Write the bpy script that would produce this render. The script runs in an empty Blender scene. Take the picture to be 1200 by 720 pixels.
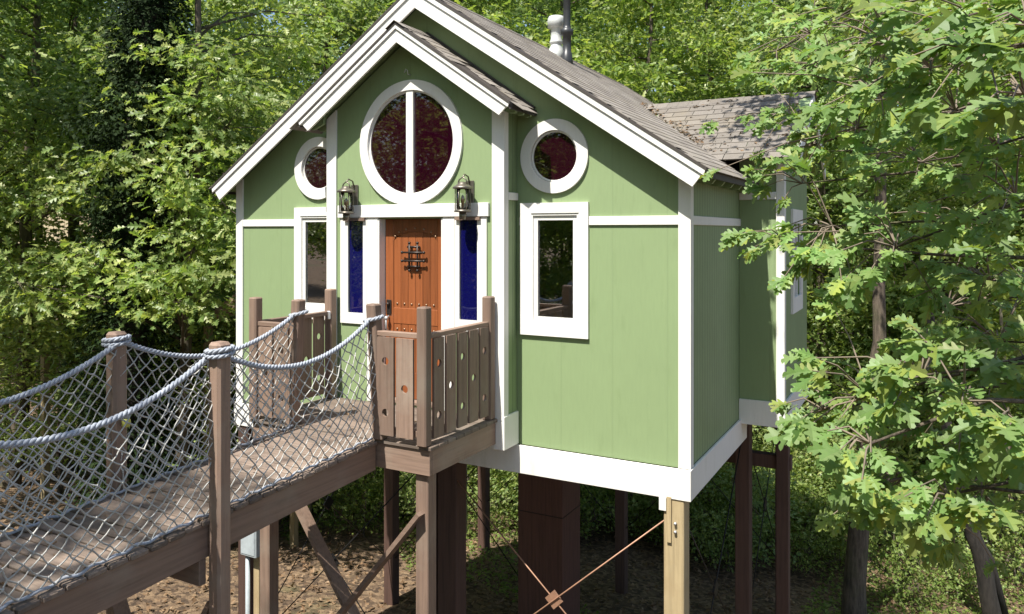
import bpy, math, random
import numpy as np
from mathutils import Vector, Matrix
from mathutils.geometry import tessellate_polygon

# ------------------------------------------------------------------ camera, sky, sun, exposure
scn = bpy.context.scene
CZ = 6.16            # camera height; the entry deck lies 1.96 m below it
DZ = CZ - 1.96
YAW = math.radians(28.45)
cam_d = bpy.data.cameras.new('camera'); cam = bpy.data.objects.new('camera', cam_d)
scn.collection.objects.link(cam)
cam.location = (5.08, -7.3, CZ)
cam.rotation_euler = (math.radians(90), 0, YAW)
cam_d.sensor_width = 36; cam_d.lens = 895/1200*36; cam_d.shift_y = -(360-271)/1200
cam_d.clip_start = 0.05; cam_d.clip_end = 600
scn.camera = cam

SUN_DIR = Vector((0.11, 1.0, -1.72)).normalized()
wd = bpy.data.worlds.new('World'); scn.world = wd; wd.use_nodes = True
wn = wd.node_tree; wn.nodes.clear()
sky = wn.nodes.new('ShaderNodeTexSky'); sky.sky_type = 'NISHITA'; sky.sun_disc = False
sky.sun_elevation = math.asin(-SUN_DIR.z); sky.sun_rotation = math.atan2(-SUN_DIR.x, -SUN_DIR.y)
bg = wn.nodes.new('ShaderNodeBackground'); bg.inputs[1].default_value = 0.10
wo = wn.nodes.new('ShaderNodeOutputWorld')
wn.links.new(sky.outputs[0], bg.inputs[0]); wn.links.new(bg.outputs[0], wo.inputs[0])
sl = bpy.data.lights.new('sun', 'SUN'); sl.energy = 5.0; sl.angle = math.radians(0.53); sl.color = (1.0, 0.95, 0.86)
so = bpy.data.objects.new('sun', sl); scn.collection.objects.link(so)
so.rotation_euler = SUN_DIR.to_track_quat('-Z', 'Y').to_euler(); so.location = (0, -20, 40)
scn.view_settings.view_transform = 'Standard'; scn.view_settings.look = 'None'
scn.view_settings.gamma = 1.0; scn.view_settings.use_curve_mapping = False
scn.view_settings.exposure = 0.84
scn.cycles.max_bounces = 5; scn.cycles.diffuse_bounces = 2; scn.cycles.glossy_bounces = 3; scn.cycles.transmission_bounces = 4; scn.cycles.transparent_max_bounces = 8

rng = random.Random(7); NP = np.random.default_rng(11)
col = scn.collection
FW = (-math.sin(YAW), math.cos(YAW)); RT = (math.cos(YAW), math.sin(YAW))
def spot(px, t):
    """ground-plan position seen in photo column px at forward distance t"""
    u = (px-600)/895
    return (5.08+t*(FW[0]+u*RT[0]), -7.3+t*(FW[1]+u*RT[1]))
def spot3(px, py, t):
    x, y = spot(px, t); return Vector((x, y, CZ+t*(271-py)/895))

# ------------------------------------------------------------------ materials
def new_mat(name):
    m = bpy.data.materials.new(name); m.use_nodes = True
    nt = m.node_tree; b = nt.nodes['Principled BSDF']
    return m, nt, b
def nd(nt, t, **k):
    n = nt.nodes.new(t)
    for a, v in k.items(): setattr(n, a, v)
    return n
def ramp(nt, src, stops):
    r = nd(nt, 'ShaderNodeValToRGB'); e = r.color_ramp.elements
    while len(e) < len(stops): e.new(0.5)
    for i, (p, c) in enumerate(stops):
        e[i].position = p; e[i].color = (*c, 1)
    nt.links.new(src, r.inputs[0]); return r.outputs[0]
def noise(nt, scale=5, detail=4, vec=None, rough=0.6):
    n = nd(nt, 'ShaderNodeTexNoise'); n.inputs['Scale'].default_value = scale
    n.inputs['Detail'].default_value = detail; n.inputs['Roughness'].default_value = rough
    if vec is not None: nt.links.new(vec, n.inputs['Vector'])
    return n.outputs[0]
def objco(nt, scale=(1, 1, 1)):
    t = nd(nt, 'ShaderNodeTexCoord'); m = nd(nt, 'ShaderNodeMapping'); m.inputs['Scale'].default_value = scale
    nt.links.new(t.outputs['Object'], m.inputs['Vector']); return m.outputs[0]
def bump(nt, b, h, strength=0.3, dist=0.01):
    n = nd(nt, 'ShaderNodeBump'); n.inputs['Strength'].default_value = strength; n.inputs['Distance'].default_value = dist
    nt.links.new(h, n.inputs['Height']); nt.links.new(n.outputs[0], b.inputs['Normal'])
def mixc(nt, a, b, fac, mode='MIX'):
    m = nd(nt, 'ShaderNodeMix', data_type='RGBA', blend_type=mode)
    for sock, v in ((m.inputs[0], fac), (m.inputs[6], a), (m.inputs[7], b)):
        if isinstance(v, (int, float)): sock.default_value = v
        elif isinstance(v, tuple): sock.default_value = (*v, 1)
        else: nt.links.new(v, sock)
    return m.outputs[2]
def dk(c, f): return tuple(x*f for x in c)

def paint(name, c, rough=0.55, groove=None, dirt=0.12, gdepth=0.5, gw=.12):
    m, nt, b = new_mat(name); v = objco(nt)
    n1 = noise(nt, 1.3, 5, v); n2 = noise(nt, 14, 4, objco(nt, (3, 3, .35)))
    mx = nd(nt, 'ShaderNodeMath', operation='MULTIPLY'); nt.links.new(n1, mx.inputs[0]); nt.links.new(n2, mx.inputs[1])
    cc = ramp(nt, mx.outputs[0], [(0.1, dk(c, 1-dirt)), (0.5, dk(c, 1+dirt*.4))])
    st = noise(nt, 3.2, 6, objco(nt, (2.2, 2.2, .5)), .7); sp = noise(nt, 23, 3, v)
    cc = mixc(nt, cc, (c[0]*.72, c[1]*.74, c[2]*.66), ramp(nt, st, [(.56, (0, 0, 0)), (.78, (.55, .55, .55))]))
    cc = mixc(nt, cc, dk(c, .6), ramp(nt, sp, [(.70, (0, 0, 0)), (.78, (.4, .4, .4))]))
    h = noise(nt, 60, 3, objco(nt, (1, 1, .15)))
    if groove:
        w = nd(nt, 'ShaderNodeTexWave', wave_type='BANDS', bands_direction=groove[0]); w.inputs['Scale'].default_value = groove[1]
        w.inputs['Distortion'].default_value = 0.0; nt.links.new(v, w.inputs['Vector'])
        r = ramp(nt, w.outputs[0], [(0.0, (0, 0, 0)), (gw, (1, 1, 1))])
        cc = mixc(nt, dk(c, 1-gdepth), cc, r)
        mm = nd(nt, 'ShaderNodeMath', operation='MULTIPLY_ADD'); nt.links.new(h, mm.inputs[0]); mm.inputs[1].default_value = .15
        nt.links.new(r, mm.inputs[2]); h = mm.outputs[0]
    nt.links.new(cc, b.inputs['Base Color']); b.inputs['Roughness'].default_value = rough
    bump(nt, b, h, 0.25, 0.006); return m
def wood(name, c, axis='z', rough=0.75, contrast=0.35, wear=None, obj_var=True, vr=(.78, 1.2)):
    m, nt, b = new_mat(name); s = {'x': (.6, 14, 14), 'y': (14, .6, 14), 'z': (14, 14, .6)}[axis]
    v = objco(nt, s); n = noise(nt, 2.2, 6, v, .65); n2 = noise(nt, 2.0, 5, objco(nt))
    cc = ramp(nt, n, [(0.3, dk(c, 1-contrast)), (0.52, c), (0.75, dk(c, 1+contrast*.5))])
    if wear:
        f = ramp(nt, n2, [(0.5, (0, 0, 0)), (0.72, (.7, .7, .7))]); cc = mixc(nt, cc, wear, f)
    if obj_var:
        oi = nd(nt, 'ShaderNodeObjectInfo'); hs = nd(nt, 'ShaderNodeHueSaturation')
        mr = nd(nt, 'ShaderNodeMapRange'); mr.inputs[3].default_value = vr[0]; mr.inputs[4].default_value = vr[1]
        nt.links.new(oi.outputs['Random'], mr.inputs[0]); nt.links.new(mr.outputs[0], hs.inputs['Value'])
        nt.links.new(cc, hs.inputs['Color']); cc = hs.outputs[0]
    nt.links.new(cc, b.inputs['Base Color']); b.inputs['Roughness'].default_value = rough
    bump(nt, b, n, 0.5, 0.004); return m
def plain(name, c, rough=0.5, metal=0.0, var=0.2, scale=12):
    m, nt, b = new_mat(name); n = noise(nt, scale, 4, objco(nt))
    nt.links.new(ramp(nt, n, [(.3, dk(c, 1-var)), (.7, dk(c, 1+var*.5))]), b.inputs['Base Color'])
    b.inputs['Roughness'].default_value = rough; b.inputs['Metallic'].default_value = metal; return m
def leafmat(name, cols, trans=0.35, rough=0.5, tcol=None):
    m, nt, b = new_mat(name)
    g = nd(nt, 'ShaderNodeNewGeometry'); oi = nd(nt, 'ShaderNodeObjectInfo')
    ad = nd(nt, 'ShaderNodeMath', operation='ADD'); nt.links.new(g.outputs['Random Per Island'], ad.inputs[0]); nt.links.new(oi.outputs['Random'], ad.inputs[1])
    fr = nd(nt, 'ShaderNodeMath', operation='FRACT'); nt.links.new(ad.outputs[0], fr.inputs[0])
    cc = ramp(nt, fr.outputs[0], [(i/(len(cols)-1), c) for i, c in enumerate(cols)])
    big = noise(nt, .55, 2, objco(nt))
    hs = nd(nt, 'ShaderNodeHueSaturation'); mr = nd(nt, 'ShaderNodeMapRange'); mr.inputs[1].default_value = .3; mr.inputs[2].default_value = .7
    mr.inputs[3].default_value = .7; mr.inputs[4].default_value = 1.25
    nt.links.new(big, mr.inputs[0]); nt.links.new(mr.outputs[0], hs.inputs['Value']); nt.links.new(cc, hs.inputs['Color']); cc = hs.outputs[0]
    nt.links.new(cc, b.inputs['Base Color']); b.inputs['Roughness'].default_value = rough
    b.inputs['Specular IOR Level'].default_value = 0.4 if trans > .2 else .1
    if trans > 0:
        t = nd(nt, 'ShaderNodeBsdfTranslucent'); ms = nd(nt, 'ShaderNodeMixShader'); ms.inputs[0].default_value = trans
        tc = mixc(nt, cc, (1.35, 1.4, .6), 1.0, 'MULTIPLY'); nt.links.new(tc, t.inputs[0])
        nt.links.new(b.outputs[0], ms.inputs[1]); nt.links.new(t.outputs[0], ms.inputs[2])
        nt.links.new(ms.outputs[0], nt.nodes['Material Output'].inputs[0])
    return m
def glassmat(name, tint, refl=1.0, op=0.0, dif=.1, base=.05):
    """tinted pane: coloured see-through plus fresnel mirror"""
    m, nt, b = new_mat(name); nt.nodes.remove(b)
    tr = nd(nt, 'ShaderNodeBsdfTransparent'); tr.inputs[0].default_value = (*tint, 1)
    df = nd(nt, 'ShaderNodeBsdfDiffuse'); df.inputs[0].default_value = (*dk(tint, dif), 1)
    m0 = nd(nt, 'ShaderNodeMixShader'); m0.inputs[0].default_value = op
    nt.links.new(tr.outputs[0], m0.inputs[1]); nt.links.new(df.outputs[0], m0.inputs[2])
    gl = nd(nt, 'ShaderNodeBsdfGlossy'); gl.inputs['Roughness'].default_value = 0.015
    fr = nd(nt, 'ShaderNodeFresnel'); fr.inputs[0].default_value = 1.5
    mu = nd(nt, 'ShaderNodeMath', operation='MULTIPLY_ADD'); mu.inputs[1].default_value = 1.4*refl; mu.inputs[2].default_value = base
    nt.links.new(fr.outputs[0], mu.inputs[0])
    n = noise(nt, 1.5, 1, objco(nt)); bp = nd(nt, 'ShaderNodeBump'); bp.inputs['Strength'].default_value = .03; bp.inputs['Distance'].default_value = .02
    nt.links.new(n, bp.inputs['Height']); nt.links.new(bp.outputs[0], gl.inputs['Normal'])
    m1 = nd(nt, 'ShaderNodeMixShader'); nt.links.new(mu.outputs[0], m1.inputs[0])
    nt.links.new(m0.outputs[0], m1.inputs[1]); nt.links.new(gl.outputs[0], m1.inputs[2])
    nt.links.new(m1.outputs[0], nt.nodes['Material Output'].inputs[0]); return m

GREEN = (.25, .338, .168)
M = dict(
    green=paint('green_paint', GREEN, .6, ('X', .55), .08, .10, .0006),
    green_side=paint('green_grooved_siding', GREEN, .6, ('Y', 3.1), .2, .42),
    green_plain=paint('green_plain', GREEN, .6),
    white=paint('white_paint', (.80, .79, .76), .5, None, .07),
    inner=plain('interior_board', (.10, .08, .06), .8),
    deck=wood('deck_boards', (.205, .155, .122), 'x', .8, .35, (.26, .22, .185), True, (.62, 1.3)),
    brown_x=wood('brown_timber_x', (.225, .152, .114), 'x', .7, .3, (.27, .22, .175)),
    brown_y=wood('brown_timber_y', (.225, .152, .114), 'y', .7, .3, (.27, .22, .175)),
    brown_z=wood('brown_timber_z', (.225, .152, .114), 'z', .7, .3, (.27, .22, .175)),
    stilt=wood('dark_stilt', (.085, .047, .036), 'z', .75, .35),
    pier=wood('red_brown_pier', (.125, .058, .043), 'z', .75, .35),
    treated=wood('treated_timber', (.38, .30, .175), 'z', .7, .3, (.3, .22, .12)),
    treated_x=wood('treated_timber_x', (.38, .30, .175), 'x', .7, .3, (.3, .22, .12)),
    door=wood('door_oak', (.255, .08, .027), 'z', .42, .3, None, True),
    iron=plain('dark_iron', (.05, .04, .035), .45, .6),
    stud=plain('bronze_stud', (.35, .24, .16), .35, .8),
    steel=plain('galvanised_steel', (.62, .63, .64), .45, .7, .15),
    boxgrey=plain('grey_box', (.40, .45, .48), .5, .0, .15),
    blackpipe=plain('black_pipe', (.045, .047, .05), .4, .2),
    whitepipe=plain('white_pipe', (.68, .70, .69), .4, .2, .12),
    rod=plain('bronze_rod', (.36, .20, .13), .5, .3),
    blackrod=plain('black_rod', (.012, .011, .011), .6, .3),
    lantern=plain('pewter', (.20, .18, .15), .4, .75),
    drip=plain('drip_edge', (.06, .05, .045), .6),
    rope=plain('grey_rope', (.37, .40, .46), .9, 0, .25, 40),
    net=plain('net_cord', (.50, .495, .47), .9, 0, .3, 25),
    cloth=plain('pale_cloth', (.75, .75, .70), .9),
    tan=paint('tan_siding', (.50, .42, .28), .8, ('X', .8)),
    red_glass=glassmat('wine_red_glass', (.14, .008, .05), 1.2, .8, .14),
    blue_glass=glassmat('blue_glass', (.018, .018, .32), .7, .75, .28),
    clear_glass=glassmat('clear_glass', (.6, .66, .66), 3.0, 0, .1, .16),
    lamp_glass=glassmat('lamp_glass', (.9, .92, .86), .7, 0),
    yellow=plain('yellow_green', (.55, .55, .12), .4),
)
def shingle_mat(name='asphalt_shingle', k=1.0):
    m, nt, b = new_mat(name)
    g = nd(nt, 'ShaderNodeNewGeometry'); oi = nd(nt, 'ShaderNodeObjectInfo')
    ad = nd(nt, 'ShaderNodeMath', operation='ADD'); nt.links.new(g.outputs['Random Per Island'], ad.inputs[0]); nt.links.new(oi.outputs['Random'], ad.inputs[1])
    fr = nd(nt, 'ShaderNodeMath', operation='FRACT'); nt.links.new(ad.outputs[0], fr.inputs[0])
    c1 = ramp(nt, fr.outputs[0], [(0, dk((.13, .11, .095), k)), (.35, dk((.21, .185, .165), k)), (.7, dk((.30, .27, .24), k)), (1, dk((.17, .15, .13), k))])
    t = nd(nt, 'ShaderNodeTexCoord'); n = noise(nt, 130, 3); n2 = noise(nt, 2, 4)
    for q in nt.nodes:
        if q.bl_idname == 'ShaderNodeTexNoise': nt.links.new(g.outputs['Position'], q.inputs['Vector'])
    c2 = mixc(nt, c1, ramp(nt, n, [(.3, (.1, .085, .07)), (.7, (.45, .41, .36))]), .35)
    c3 = mixc(nt, c2, (.2, .17, .12), ramp(nt, n2, [(.5, (0, 0, 0)), (.8, (.7, .7, .7))]))
    nt.links.new(c3, b.inputs['Base Color']); b.inputs['Roughness'].default_value = .9; bump(nt, b, n, .5, .004); return m
M['shingle'] = shingle_mat(); M['shingle_shaded'] = shingle_mat('shaded_shingle', .55)  # second one: darker copy for the wing roof, tree shade put into its colour
def bark_mat(name, c):
    m, nt, b = new_mat(name); n = noise(nt, 7, 8, objco(nt, (3, 3, .45)), .7); n2 = noise(nt, 1.2, 3, objco(nt))
    cc = ramp(nt, n, [(.35, dk(c, .35)), (.55, c), (.75, dk(c, 1.5))])
    cc = mixc(nt, cc, (c[0]*.8, c[1]*1.15, c[2]*.6), ramp(nt, n2, [(.5, (0, 0, 0)), (.7, (.6, .6, .6))]))
    nt.links.new(cc, b.inputs['Base Color']); b.inputs['Roughness'].default_value = .95; bump(nt, b, n, .9, .03); return m
M['bark'] = bark_mat('bark', (.12, .095, .07)); M['bark_pale'] = bark_mat('pale_bark', (.30, .25, .18)); M['bark_dark'] = bark_mat('dark_bark', (.03, .025, .021))
M['twig'] = plain('twig', (.20, .16, .12), .9)
M['leaf'] = leafmat('forest_leaf', [(.14, .225, .062), (.21, .30, .09), (.28, .355, .11), (.42, .46, .16)], .45, .4)
M['leaf2'] = leafmat('cool_leaf', [(.13, .215, .07), (.18, .27, .09), (.24, .32, .12), (.30, .365, .155)], .42, .4)
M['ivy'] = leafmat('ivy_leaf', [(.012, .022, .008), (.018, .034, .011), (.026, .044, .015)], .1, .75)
M['oak'] = leafmat('oak_leaf', [(.13, .24, .065), (.18, .30, .085), (.21, .325, .115), (.33, .39, .08), (.15, .265, .075), (.245, .34, .14), (.18, .29, .08), (.27, .30, .09)], .38, .48)
M['litter'] = leafmat('dry_leaf', [(.10, .06, .035), (.19, .12, .07), (.27, .185, .115), (.15, .09, .05), (.33, .24, .16)], .1, .8)
M['cover'] = leafmat('ground_cover', [(.11, .18, .035), (.17, .24, .055), (.24, .29, .08)], .4)
def ground_mat():
    m, nt, b = new_mat('forest_floor'); v = objco(nt)
    vo = nd(nt, 'ShaderNodeTexVoronoi'); vo.inputs['Scale'].default_value = 14; nt.links.new(v, vo.inputs['Vector'])
    sp = nd(nt, 'ShaderNodeSeparateColor'); nt.links.new(vo.outputs['Color'], sp.inputs[0])
    c1 = ramp(nt, sp.outputs[0], [(0, (.05, .032, .02)), (.5, (.13, .085, .052)), (1, (.24, .165, .10))])
    n = noise(nt, .22, 5, v); n2 = noise(nt, 30, 5, v)
    c2 = mixc(nt, c1, ramp(nt, n2, [(.3, (.03, .05, .012)), (.7, (.09, .13, .035))]), ramp(nt, n, [(.60, (0, 0, 0)), (.70, (.8, .8, .8))]))
    nt.links.new(c2, b.inputs['Base Color']); b.inputs['Roughness'].default_value = .95; bump(nt, b, n2, .8, .04); return m
M['ground'] = ground_mat()

# ------------------------------------------------------------------ object helpers
def tag(o, label=None, cat=None, group=None, kind=None):
    for k, v in (('label', label), ('category', cat), ('group', group), ('kind', kind)):
        if v: o[k] = v
    return o
def empty(name, loc=(0, 0, 0), label=None, cat=None, group=None):
    o = bpy.data.objects.new(name, None); o.location = loc; col.objects.link(o); o.empty_display_size = .2
    return tag(o, label, cat, group)
def off(parent):
    """world offset of a parent chain made of translations only"""
    v = Vector((0, 0, 0)); p = parent
    while p is not None: v += p.location; p = p.parent
    return v
def link(name, me, mat, parent=None, loc=None, rot=None):
    o = bpy.data.objects.new(name, me); col.objects.link(o)
    if mat is not None and not me.materials: me.materials.append(mat)
    w = Vector(loc) if loc is not None else Vector((0, 0, 0))
    if parent is not None:
        o.parent = parent; w = w-off(parent)
    o.location = w
    if rot is not None: o.rotation_euler = rot
    return o
class MB:
    def __init__(s): s.v = []; s.f = []; s.sm = []
    def add(s, vs, fs, smooth=False):
        n = len(s.v); s.v += [tuple(v) for v in vs]; s.f += [tuple(i+n for i in f) for f in fs]; s.sm += [smooth]*len(fs); return s
    def box(s, x0, x1, y0, y1, z0, z1):
        return s.add([(x0, y0, z0), (x1, y0, z0), (x1, y1, z0), (x0, y1, z0), (x0, y0, z1), (x1, y0, z1), (x1, y1, z1), (x0, y1, z1)],
                     [(0, 3, 2, 1), (4, 5, 6, 7), (0, 1, 5, 4), (1, 2, 6, 5), (2, 3, 7, 6), (3, 0, 4, 7)])
    def bbox(s, x0, x1, y0, y1, z0, z1, c=.006):
        """box with small chamfers on its 12 edges"""
        X = (x0, x1); Y = (y0, y1); Z = (z0, z1); vs = []; idx = {}
        for i in (0, 1):
            for j in (0, 1):
                for k in (0, 1):
                    sx, sy, sz = (c if i == 0 else -c), (c if j == 0 else -c), (c if k == 0 else -c)
                    for a, p in (('x', (X[i], Y[j]+sy, Z[k]+sz)), ('y', (X[i]+sx, Y[j], Z[k]+sz)), ('z', (X[i]+sx, Y[j]+sy, Z[k]))):
                        idx[i, j, k, a] = len(vs); vs.append(p)
        I = idx; fs = []
        for q in (0, 1):
            o = lambda l, r=q: l if r else l[::-1]
            fs.append(o([I[q, 0, 0, 'x'], I[q, 1, 0, 'x'], I[q, 1, 1, 'x'], I[q, 0, 1, 'x']]))
            fs.append(o([I[0, q, 0, 'y'], I[0, q, 1, 'y'], I[1, q, 1, 'y'], I[1, q, 0, 'y']]))
            fs.append(o([I[0, 0, q, 'z'], I[1, 0, q, 'z'], I[1, 1, q, 'z'], I[0, 1, q, 'z']]))
        for a in (0, 1):
            for b_ in (0, 1):
                fl = (a == b_)
                o = lambda l, r=fl: l if r else l[::-1]
                fs.append(o([I[a, b_, 0, 'x'], I[a, b_, 0, 'y'], I[a, b_, 1, 'y'], I[a, b_, 1, 'x']][::-1]))
                fs.append(o([I[a, 0, b_, 'z'], I[a, 0, b_, 'x'], I[a, 1, b_, 'x'], I[a, 1, b_, 'z']]))
                fs.append(o([I[0, a, b_, 'y'], I[0, a, b_, 'z'], I[1, a, b_, 'z'], I[1, a, b_, 'y']]))
        for i in (0, 1):
            for j in (0, 1):
                for k in (0, 1):
                    f = [I[i, j, k, 'x'], I[i, j, k, 'y'], I[i, j, k, 'z']]
                    fs.append(f if (i+j+k) % 2 else f[::-1])
        return s.add(vs, fs)
    def prism(s, poly, fn, d):
        """2-D polygon loops ([outer, hole, ...]) mapped by fn(u, v, w) and given thickness d"""
        loops = [list(l) for l in poly]
        pts = [p for l in loops for p in l]
        tr = tessellate_polygon([[Vector((p[0], p[1], 0)) for p in l] for l in loops])
        n = len(pts); vs = [fn(p[0], p[1], 0) for p in pts]+[fn(p[0], p[1], d) for p in pts]
        fs = []
        for t in tr:
            a, b, c = [pts[i] for i in t]
            if (b[0]-a[0])*(c[1]-a[1])-(b[1]-a[1])*(c[0]-a[0]) < 0: t = (t[0], t[2], t[1])
            fs.append((t[0], t[1], t[2])); fs.append((t[2]+n, t[1]+n, t[0]+n))
        k = 0
        for l in loops:
            m = len(l)
            for i in range(m):
                j = (i+1) % m; fs.append((k+i, k+i+n, k+j+n, k+j))
            k += m
        return s.add(vs, fs)
    def tube(s, path, rad, n=8, cap=True, smooth=True):
        path = [Vector(p) for p in path]; m = len(path)
        rad = [rad]*m if isinstance(rad, (int, float)) else rad
        vs = []; fs = []; up = None
        for i, p in enumerate(path):
            d = (path[min(i+1, m-1)]-path[max(i-1, 0)]).normalized()
            if up is None: up = Vector((0, 0, 1)) if abs(d.z) < .9 else Vector((1, 0, 0))
            a = d.cross(up); a = a.normalized() if a.length > 1e-6 else d.orthogonal().normalized(); b_ = a.cross(d).normalized(); up = b_
            for k in range(n):
                t = 2*math.pi*k/n; vs.append(p+(a*math.cos(t)+b_*math.sin(t))*rad[i])
        for i in range(m-1):
            for k in range(n):
                q = (k+1) % n; fs.append((i*n+k, i*n+q, (i+1)*n+q, (i+1)*n+k))
        if cap: fs.append(tuple(range(n))[::-1]); fs.append(tuple((m-1)*n+k for k in range(n)))
        return s.add(vs, fs, smooth)
    def bar(s, a, b_, w, h, up=(0, 0, 1)):
        a, b_ = Vector(a), Vector(b_); d = (b_-a).normalized(); r = d.cross(Vector(up)).normalized(); u = r.cross(d)
        vs = [p+r*sx*w/2+u*sz*h/2 for p in (a, b_) for sx, sz in ((-1, -1), (1, -1), (1, 1), (-1, 1))]
        return s.add(vs, [(3, 2, 1, 0), (4, 5, 6, 7), (0, 1, 5, 4), (1, 2, 6, 5), (2, 3, 7, 6), (3, 0, 4, 7)])
    def lathe(s, prof, c, n=20):
        vs = []; fs = []
        for r, z in prof:
            for k in range(n):
                t = 2*math.pi*k/n; vs.append((c[0]+r*math.cos(t), c[1]+r*math.sin(t), c[2]+z))
        for i in range(len(prof)-1):
            for k in range(n):
                q = (k+1) % n; fs.append((i*n+k, i*n+q, (i+1)*n+q, (i+1)*n+k))
        fs.append(tuple(range(n))[::-1]); fs.append(tuple((len(prof)-1)*n+k for k in range(n)))
        return s.add(vs, fs, True)
    def ball(s, c, r, n=8, sz=1):
        prof = [(max(r*math.sin(math.pi*i/n), 1e-4), -r*math.cos(math.pi*i/n)*sz) for i in range(n+1)]
        return s.lathe(prof, c, 10)
    def mesh(s, name):
        me = bpy.data.meshes.new(name); me.from_pydata(s.v, [], s.f); me.polygons.foreach_set('use_smooth', s.sm); me.update(); return me
    def build(s, name, mat, parent=None, **k):
        return link(name, s.mesh(name), mat, parent, **k)
def circ(cx, cz, r, n=48, ph=0): return [(cx+r*math.cos(2*math.pi*i/n+ph), cz+r*math.sin(2*math.pi*i/n+ph)) for i in range(n)]
def rect(x0, x1, z0, z1): return [(x0, z0), (x1, z0), (x1, z1), (x0, z1)]
def np_mesh(name, V, tris):
    me = bpy.data.meshes.new(name); nv, nf = len(V), len(tris)
    me.vertices.add(nv); me.vertices.foreach_set('co', np.ascontiguousarray(V, dtype=np.float32).ravel())
    me.loops.add(nf*3); me.loops.foreach_set('vertex_index', np.ascontiguousarray(tris, dtype=np.int32).ravel())
    me.polygons.add(nf); me.polygons.foreach_set('loop_start', np.arange(0, nf*3, 3, dtype=np.int32))
    me.polygons.foreach_set('use_smooth', np.ones(nf, dtype=bool)); me.update(calc_edges=True); return me

# ------------------------------------------------------------------ leaves
def leaf_shape(half, curl=.25, bend=-.25, fwd=.12):
    """half outline [(width, along)] -> verts, tris, folded along a midrib"""
    vs = []; tr = []
    for sgn in (-1, 1):
        base = len(vs)
        for w, a in half:
            vs.append((0, a, bend*a*a)); vs.append((sgn*w, a+fwd*w, bend*a*a+curl*w-.6*w*w))
        for i in range(len(half)-1):
            q = [base+2*i, base+2*i+1, base+2*i+3, base+2*i+2]
            if sgn < 0: q = q[::-1]
            w0, w1 = half[i][0], half[i+1][0]
            if w0 > 1e-4: tr.append((q[0], q[1], q[2]))
            if w1 > 1e-4: tr.append((q[0], q[2], q[3]))
            elif w0 <= 1e-4: pass
    return np.array(vs, float), np.array(tr, int)
OAK = leaf_shape([(.010, 0), (.014, .12), (.05, .17), (.15, .20), (.17, .26), (.07, .31), (.065, .36), (.25, .43), (.31, .47), (.30, .53), (.11, .56), (.10, .61), (.22, .68), (.27, .72), (.25, .78), (.11, .80), (.10, .84), (.13, .90), (.08, .96), (0, 1.0)], .3, -.3, .35)
MID = leaf_shape([(0.01, 0), (.20, .28), (.09, .42), (.28, .66), (.12, .8), (0, 1)])
SMALL = leaf_shape([(0.0, 0), (.24, .38), (.20, .65), (0, 1)])
def leaves(P, D, N, S, shape):
    """P positions, D along-leaf directions, N normals, S sizes -> verts, tris"""
    bv, bt = shape; D = D/np.linalg.norm(D, axis=1, keepdims=True)
    U = np.cross(D, N); U /= (np.linalg.norm(U, axis=1, keepdims=True)+1e-9); W = np.cross(U, D)
    V = P[:, None, :]+S[:, None, None]*(bv[None, :, 0, None]*U[:, None, :]+bv[None, :, 1, None]*D[:, None, :]+bv[None, :, 2, None]*W[:, None, :])
    T = bt[None]+(np.arange(len(P))*len(bv))[:, None, None]
    return V.reshape(-1, 3), T.reshape(-1, 3)
def spray(C, per, spread, size, shape, flat=.55, g=NP, droop=-.15):
    """clusters C (n,3) -> leaves gathered in flattish sprays round each centre"""
    n = len(C); P = np.repeat(C, per, 0); o = g.normal(size=(n*per, 3))*spread*np.array([1, 1, flat]); P = P+o
    D = o*np.array([1, 1, .5])+g.normal(size=o.shape)*spread*.6; D[:, 2] += droop*spread
    N = g.normal(size=o.shape)*.6+np.array([.1, -.65, .8])
    S = size*g.uniform(.65, 1.3, n*per)
    return leaves(P, D, N, S, shape)
def make_tree(name, seed, H, r0, base, R, ncl, per, size, shape, spread=.42, lean=(0, 0), top=.25, limb_n=16, wob=.02):
    g = np.random.default_rng(seed); rr = random.Random(seed); mb = MB()
    path = []; x = y = 0
    for i in range(13):
        t = i/12; path.append(Vector((x+lean[0]*t*H, y+lean[1]*t*H, t*H))); x += rr.gauss(0, wob*H*.25); y += rr.gauss(0, wob*H*.25)
    rad = [r0*(1.35 if i == 0 else 1)*(1-.85*i/12) for i in range(13)]
    mb.tube([path[0]-Vector((0, 0, .5))]+path, [rad[0]*1.15]+rad, 9)
    C = []
    def at(h):
        f = max(0, min(.999, h/H))*12; i = int(f); return path[i].lerp(path[i+1], f-i), rad[i]*(1-(f-i))+rad[i+1]*(f-i)
    for k in range(limb_n):
        h = base+(H*.97-base)*((k+.5)/limb_n)**.9; p, r = at(h); az = k*2.4+rr.uniform(-.4, .4)
        f = (h-base)/(H-base); L = R*(1-(1-top)*f**1.6)*(.55+.45*min(1, f*4+.3))*rr.uniform(.75, 1.15)
        d = Vector((math.cos(az), math.sin(az), rr.uniform(.15, .6))).normalized(); q = p.copy(); pts = [q.copy()]
        for j in range(6):
            d = (d+Vector((rr.gauss(0, .16), rr.gauss(0, .16), rr.gauss(-.02, .1)))).normalized(); q = q+d*L/6; pts.append(q.copy())
        mb.tube(pts, [max(.008, r*.5*(1-j/6.3)) for j in range(7)], 5)
        for j in range(2, 7):
            for s_ in range(2):
                e = pts[j]+Vector((rr.gauss(0, .32*L/2.5), rr.gauss(0, .32*L/2.5), rr.gauss(.1, .25*L/2.5)))
                mb.tube([pts[j], pts[j].lerp(e, .5)+Vector((0, 0, .06)), e], [.012, .008, .004], 3, False); C.append(e)
            C.append(pts[j])
    C = np.array([tuple(c) for c in C]); idx = g.integers(0, len(C), ncl)
    CC = C[idx]+g.normal(size=(ncl, 3))*spread*np.array([.8, .8, .45])
    V, T = spray(CC, per, spread*1.1, size, shape, .27, g)
    return mb.mesh(name+'_trunk'), np_mesh(name+'_crown', V, T)

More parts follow.
